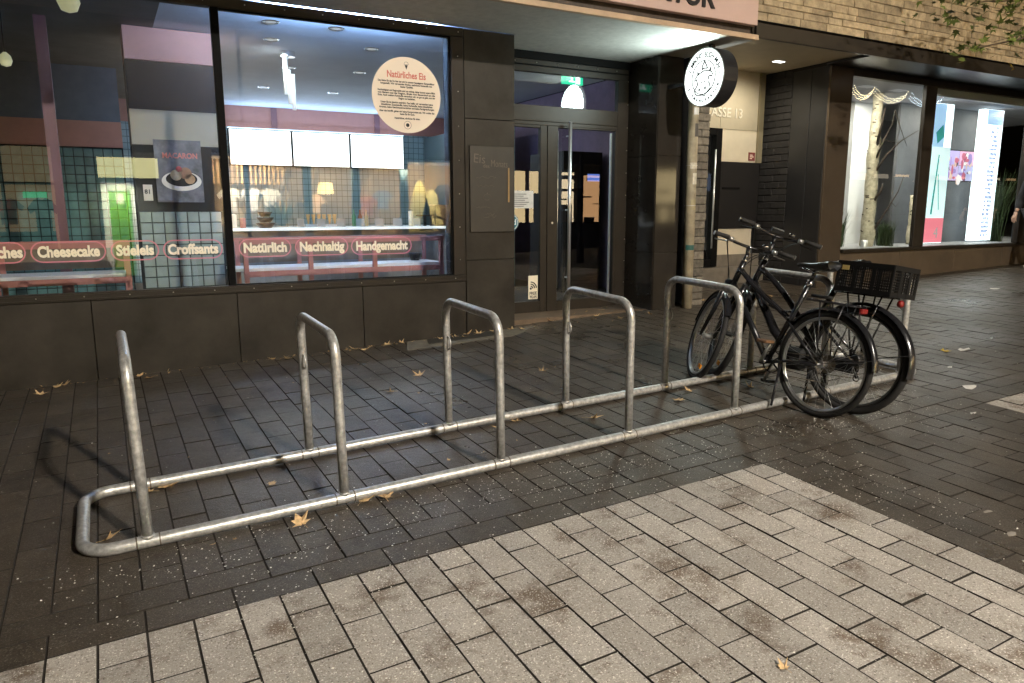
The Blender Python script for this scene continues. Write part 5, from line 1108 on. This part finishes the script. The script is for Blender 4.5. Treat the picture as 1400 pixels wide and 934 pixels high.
o = b.build('leaf_litter', 'leaf_dry'); kind(o, 'stuff'); o['label'] = 'crumbs of dry leaves along the wall and door'; o['category'] = 'leaf litter'
def scrap(x, y, s, lab, seed):
    gum = 'gum' in lab; rl = random.Random(seed); n = 9; vs = [(x, y, gz(x, y) + (.003 if gum else .012))]
    for i in range(n): a = 2 * PI * i / n; r = s * rl.uniform(.55, 1.1); xx, yy = x + r * math.cos(a) * 1.5, y + r * math.sin(a) * .8; vs.append((xx, yy, gz(xx, yy) + (.0015 if gum else rl.uniform(.002, .016))))
    b = MB(); b.add(vs, [(0, i, i % n + 1) for i in range(1, n + 1)]); tag(b.build('gum_spot' if gum else 'paper_scrap', mat('gum', (.30, .27, .23), .7) if gum else 'paper'), lab, 'litter')
scrap(5.62, -.42, .06, 'torn white paper scrap on the dark paving near the right light patch', 1); scrap(6.78, .30, .05, 'white paper scrap beside the yellow leaf on the wet paving', 2); scrap(6.06, 0, .022, 'small white crumb right of the rack end', 3); scrap(10.77, 2.15, .08, 'far white scrap before the display window', 4); scrap(3.57, -1.67, .022, 'flattened pale gum spot at the right, on dark pavers', 5); scrap(3.43, -1.85, .026, 'larger round gum spot by the right border of the light field', 6); scrap(5.0, -.79, .025, 'white crumb just left of the right light patch', 7)

# ================================================================== ACROSS THE STREET (seen only mirrored in the panes)
OY = -13.0
ob = thing('opposite_building', 'row of lit shops across the street, mirrored in the panes', 'building', (5, OY, -.5))
warm = lambda n, c, e: mat(n, c, .6, emit=e, ecol=c)
quick('front_wall', mat('opp_wall', (.035, .028, .022), .8, var=.2, scale=1), ob, (-14, 50, OY - .4, OY - .2, 3.3, 11), (-14, -5.5, OY - .4, OY - .2, -1.2, 3.3), (-1.1, -.25, OY - .4, OY - .2, -1.2, 3.3), (1.6, 2.9, OY - .4, OY - .2, -1.2, 3.3), (11.6, 13.2, OY - .4, OY - .2, -1.2, 3.3))
quick('base_strip', 'opp_wall', ob, (2.9, 11.6, OY - .4, OY - .2, -1.0, .72), (13.2, 50, OY - .4, OY - .2, -1.0, 1.0), (-5.5, -1.1, OY - .4, OY - .2, -1.2, .45))
gd = quick('green_door', mat('door_green', (.16, .42, .03), .4), ob, (.16, .70, OY - .28, OY - .24, -.30, 2.05)); quick('door_frame', 'shop_white', gd, (-.02, .155, OY - .30, OY - .22, -.32, 2.27), (.705, .80, OY - .30, OY - .22, -.32, 2.27), (.156, .704, OY - .30, OY - .22, 2.06, 2.27)); quick('notice', 'paper', gd, (.33, .52, OY - .239, OY - .236, 1.7, 1.98))
quick('transom', warm('hall_yellow', (.85, .82, .40), 5.0), ob, (-.05, 1.46, OY - .30, OY - .26, 2.42, 2.97)); quick('entry_wall', mat('entry_dark', (.05, .05, .06), .7), ob, (-.25, 1.6, OY - .36, OY - .31, -1, 3.3))
quick('store_back', mat('store_cream', (.24, .165, .085), .8, var=.5, scale=.9), ob, (2.9, 11.6, OY - 2.2, OY - 2.1, -.5, 3.3)); quick('store_floor', 'wood_floor', ob, (2.9, 11.6, OY - 2.1, OY - .41, .55, .62)); quick('store_ceiling', 'shop_white', ob, (2.9, 11.6, OY - 2.1, OY - .41, 3.12, 3.2))
for x in (5.65, 7.2, 8.85): quick('store_post', mat('post_teal', (.03, .06, .07), .5), ob, (x - .12, x + .12, OY - .42, OY - .25, .7, 3.3))
for k in range(16): quick('wood_slat', mat('slat_wood', (.55, .36, .17), .6), ob, (3.05 + .14 * k, 3.11 + .14 * k, OY - 1.6, OY - 1.55, 2.35, 3.1))
for x, e_ in ((3.9, 1150), (6.4, 850), (9.0, 750), (10.7, 800)):
    ld = bpy.data.lights.new('store_lamp', 'AREA'); ld.size = 1.0; ld.energy = e_; ld.color = (1, .86, .62); lo = bpy.data.objects.new('store_lamp', ld); C.objects.link(lo); lo.parent = ob; lo.location = Vector((x, OY - .45, 3.0)) - WORLD[ob.name]; lo.rotation_euler = (math.radians(-38), 0, 0)
ld = bpy.data.lights.new('door_fill', 'SPOT'); ld.spot_size = math.radians(95); ld.spot_blend = .5; ld.energy = 800; ld.color = (.95, 1, .62); ld.shadow_soft_size = .1; lo = bpy.data.objects.new('door_fill', ld); C.objects.link(lo); lo.parent = ob; lo.location = Vector((.43, OY + .75, 2.2)) - WORLD[ob.name]; lo.rotation_euler = (math.radians(-50), 0, 0)  # unseen spot added in front of the green door to brighten it
quick('cafe_back', mat('cafe_wall_glow', (.5, .34, .16), .8, emit=1.1, ecol=(.75, .52, .25), var=.5, scale=2.5), ob, (-5.5, -1.1, OY - 1.9, OY - 1.8, -.5, 3.3))  # back wall glows by itself in place of lamps inside the cafe
quick('neon_sign', warm('neon_green', (.1, .9, .35), 3.0), ob, (-1.85, -1.3, OY - .5, OY - .47, 1.86, 2.02)); quick('cafe_bar', 'frame_black', ob, (-5.5, -1.1, OY - .36, OY - .3, 2.20, 2.27), (-2.3, -2.22, OY - .36, OY - .3, .45, 3.3))
for k, (x0, x1, z0, z1, c, e_) in enumerate(((13.25, 15.1, 1.05, 3.0, (1, .74, .38), 7.5), (15.3, 16.6, 1.05, 3.0, (1, .80, .50), 8.5), (16.9, 19.2, 1.05, 2.9, (1, .55, .25), 5.0), (19.5, 22.0, 1.05, 3.1, (1, .78, .40), 6.0), (23, 26, 2.4, 3.2, (.5, .65, 1), .7)) + tuple((27.0 + 1.7 * i_, 28.5 + 1.7 * i_, 3.0 + .1 * (i_ % 3), 3.9 + .05 * (i_ % 2), ((1, .70, .38), (1, .85, .62), (1, .62, .30))[i_ % 3], (1.4, 2.6, 1.8, 1.0)[i_ % 4]) for i_ in range(12)) + ((30.5, 37, 4.1, 4.4, (1, .35, .12), .7), (39, 46, 4.15, 4.5, (.7, .85, 1), .9))):
    m_ = mat('lit_shop%d' % k, c, .6, emit=e_, ecol=c)
    quick('lit_window', m_, ob, (x0, x1, OY - .6, OY - .55, z0, z1)); quick('window_frame', 'frame_black', ob, (x0 - .06, x0, OY - .6, OY - .3, z0, z1), (x1, x1 + .06, OY - .6, OY - .3, z0, z1))
    if k > 3: continue
    rl = random.Random(k + 50); db = MB(); xx = x0 + .2
    while xx < x1 - .2:
        w = rl.uniform(.05, .5); zt = rl.choice((z0 + rl.uniform(.2, 1.5), z1)) if w < .25 else z0 + rl.uniform(.15, .8); db.box(xx, xx + w, OY - .54, OY - .5, z0, min(zt, z1)); xx += w + rl.uniform(.15, .9)
    for q in range(3): zz = z0 + (z1 - z0) * rl.uniform(.25, .95); xa_ = rl.uniform(x0, x1 - .5); db.box(xa_, min(x1, xa_ + rl.uniform(.4, 2)), OY - .52, OY - .49, zz, zz + rl.uniform(.03, .22))
    kind(db.build('window_stock', mat('stock%d' % (k % 3), ((.10, .07, .05), (.2, .09, .05), (.06, .07, .08))[k % 3], .7), ob), 'stuff')
def garment(kind_, x, z, m, lab, dz=1.0):
    if kind_ == 'shirt': poly = [(-.18, 0), (.18, 0), (.19, .45), (.30, .36), (.37, .48), (.20, .66), (.08, .70), (0, .66), (-.08, .70), (-.20, .66), (-.37, .48), (-.30, .36), (-.19, .45)]
    else: poly = [(-.42, 0), (-.2, .05), (0, 0), (.22, .05), (.5, 0), (.34, .9), (.2, 1.7), (.08, 1.9), (-.06, 1.9), (-.2, 1.5), (-.34, .7)]
    b = MB(); b.prism([(a, c * dz) for a, c in poly], (x, OY - .85, z), EX, EZ, (0, -1, 0), .09); o = b.build('garment', m); tag(o, lab, 'garment')
for i, (x, c) in enumerate(((3.42, (.75, .70, .60)), (4.05, (.80, .80, .80)), (4.62, (.62, .58, .5)))): garment('shirt', x, 1.5, mat('shirt%d' % i, c, .9), ('cream', 'white', 'grey')[i] + ' shirt on a hanger in the mirrored clothes shop')
for i, (x, z, c) in enumerate(((3.45, .78, (.62, .50, .30)), (4.08, .80, (.25, .22, .18)), (7.75, 1.35, (.70, .25, .15)), (8.30, 1.55, (.25, .30, .38)), (5.98, 1.4, (.70, .45, .25)))): garment('shirt', x, z, mat('wear%d' % i, c, .9), ('tan', 'brown', 'coral', 'blue', 'orange')[i] + ' garment on show in the mirrored clothes shop', .9)
garment('shirt', -1.45, .95, 'dark_cloth', 'dark coat on a stand in the mirrored cafe window', 1.3); garment('shirt', -2.25, 1.15, mat('red_cloth', (.55, .05, .05), .9), 'red jacket in the mirrored cafe window'); garment('shirt', -3.0, .8, 'dark_cloth', 'dark jacket at the left of the mirrored cafe window', 1.4)
quick('cafe_counter', 'dark_panel', ob, (-5.4, -1.2, OY - 1.1, OY - .8, -.3, .95)); quick('cafe_floor', 'wood_floor', ob, (-5.5, -1.1, OY - 1.8, OY - .41, -.6, -.4))
ot = thing('opposite_tree', 'young street tree before the mirrored cafe window', 'tree', (-2.9, -10.2, gz(-2.9, -10.2))); zt = gz(-2.9, -10.2); b = MB(); b.tube([(-2.9, -10.2, zt - .1), (-2.88, -10.2, zt + 1.8), (-2.92, -10.15, 4.2)], [.09, .075, .03], 10); b.build('trunk', 'bark', ot)
b = MB(); rl = random.Random(91)
for i in range(800):
    d = Vector((rl.gauss(0, 1), rl.gauss(0, 1), rl.gauss(0, 1))).normalized() * (rl.random() ** .4); c = Vector((-2.75 + d.x * 1.25, -10.2 + d.y * 1.2, 3.7 + d.z * 1.35)); vs, fs = leaf_verts(rl.uniform(.06, .11), -.2, rl); M = Matrix.Translation(c) @ Matrix.Rotation(rl.uniform(0, 6.28), 4, 'Z') @ Matrix.Rotation(rl.uniform(-1.2, 1.2), 4, 'X'); b.add([M @ v for v in vs], fs)
kind(b.build('crown', 'leaf_green', ot), 'stuff')
garment('dress', 9.62, .75, mat('yellow_cloth', (.45, .38, .12), .9), 'yellow draped cloth in the mirrored clothes shop, left fold', .92); garment('dress', 10.05, .8, mat('yellow_pale', (.52, .46, .20), .9), 'paler yellow draped cloth in the mirrored clothes shop', .75)
for i, x in enumerate((10.55, 11.15)): garment('shirt', x, 1.7, 'dark_cloth', ('left', 'right')[i] + ' dark shirt beside the yellow cloth in the mirrored shop'); 
t = thing('floor_lamp', 'lit lampshade in the mirrored clothes shop', 'lamp', (6.43, OY - 1.1, .62)); b = MB(); b.lathe((6.43, OY - 1.1, 2.05), [(.27, 0), (.22, .36)], 20); b.build('lamp_shade', warm('shade_glow', (1, .72, .32), 4.0), t); b = MB(); b.tube([(6.43, OY - 1.1, .62), (6.43, OY - 1.1, 2.2)], .02, 8); b.build('stand', 'steel', t)
t = thing('store_plant', 'dark potted plant in the mirrored clothes shop', 'plant', (4.9, OY - .8, .62)); b = MB(); rl = random.Random(6)
for i in range(60):
    a = rl.uniform(0, 2 * PI); l = rl.uniform(.3, .8); p0 = Vector((4.95, OY - .8, 1.0)); p2 = p0 + Vector((math.cos(a) * l, math.sin(a) * l * .4, rl.uniform(.1, .9))); sd = Vector((.03, 0, .02)); mid = p0.lerp(p2, .6) + Vector((0, 0, .1)); b.add([p0, mid - sd, p2, mid + sd], [(0, 1, 2, 3)])
kind(b.build('leaves', 'grass_dark', t), 'stuff'); b = MB(); b.lathe((4.95, OY - .8, .62), [(.15, 0), (.2, .38), (0, .38)], 14); b.build('pot', 'black_plastic', t)
# strings of festive lights along the top of the display window
for k, (x0, x1, z, c) in enumerate(((9.60, 10.05, 3.26, (1, .80, .5)), (10.10, 10.85, 3.26, (1, .85, .6)), (10.95, 11.75, 3.25, (.75, .85, 1)))):
    t = thing('light_garland', 'string of tiny lights at the top of the display window, ' + ('left', 'middle', 'right')[k] + ' of three swags', 'garland', ((x0 + x1) / 2, 3.78, z)); b = MB(); bw = MB(); rl = random.Random(k)
    for row in range(3):
        pts = [Vector((x0 + (x1 - x0) * i / 22, 3.78 + .02 * row, z - .035 * row - (.12 - .01 * row) * (1 - (2 * i / 22 - 1) ** 2))) for i in range(23)]; bw.tube(pts, .0015, 4)
        for q in pts: b.lathe(q + Vector((0, 0, rl.uniform(-.012, .006))), [(0, -.006), (.006, 0), (0, .006)], 5)
    kind(b.build('bulbs', warm('bulb%d' % k, c, 5.0), t), 'stuff'); bw.build('wire', 'black_plastic', t)

# ================================================================== STREET LAMPS
def street_lamp(x, y, h, energy, lab, col=(1.0, .915, .80), size=.22):
    z = gz(x, y); t = thing('street_lamp', lab, 'street lamp', (x, y, z)); b = MB(); b.lathe((x, y, z - .05), [(.10, 0), (.10, .5), (.06, .55), (.045, h + .2)], 14); b.build('post', 'frame_black', t)
    b = MB(); b.lathe((x, y, z + h + .2), [(.05, 0), (.24, .02), (.22, .09), (0, .12)], 18); b.build('lamp_head', 'frame_black', t)
    b = MB(); b.lathe((x, y, z + h + .195), [(.20, 0), (.0, -.004)], 18); b.build('lamp_lens', mat('lamp_glow', (1, .85, .6), .4, emit=1.0, ecol=(1, .82, .55)), t)
    ld = bpy.data.lights.new('lamp_light', 'SPOT'); ld.energy = energy; ld.color = col; ld.shadow_soft_size = size; ld.spot_size = math.radians(172); ld.spot_blend = .25; lo = bpy.data.objects.new('lamp_light', ld); C.objects.link(lo); lo.parent = t; lo.location = (.27 if False else 0, .0, h + .12)
street_lamp(3.4, -10.6, 7.2, 12600, 'street lamp behind the viewer that lights the rack')
wl_ = thing('wall_lamp', 'floodlight on a post that lights the tan brick wall', 'street lamp', (10.6, -4.2, gz(10.6, -4.2)))
zl = gz(10.6, -4.2); b = MB(); b.lathe((10.6, -4.2, zl - .05), [(.10, 0), (.10, .5), (.06, .55), (.045, 5.6)], 14); b.build('post', 'frame_black', wl_)
b = MB(); b.obox((10.6, -4.12, zl + 5.6), (.3, 0, 0), (0, .14, -.05), (0, .05, .2)); b.build('lamp_head', 'frame_black', wl_)
ld = bpy.data.lights.new('flood', 'SPOT'); ld.energy = 400; ld.color = (1.0, .78, .46); ld.shadow_soft_size = .12; ld.spot_size = math.radians(80); ld.spot_blend = .7
lo = bpy.data.objects.new('flood', ld); C.objects.link(lo); lo.parent = wl_; lo.location = (0, .22, 5.55); lo.rotation_euler = (Vector((10.4, 2.4, 4.3)) - Vector((10.6, -3.98, zl + 5.55))).to_track_quat('-Z', 'Y').to_euler()
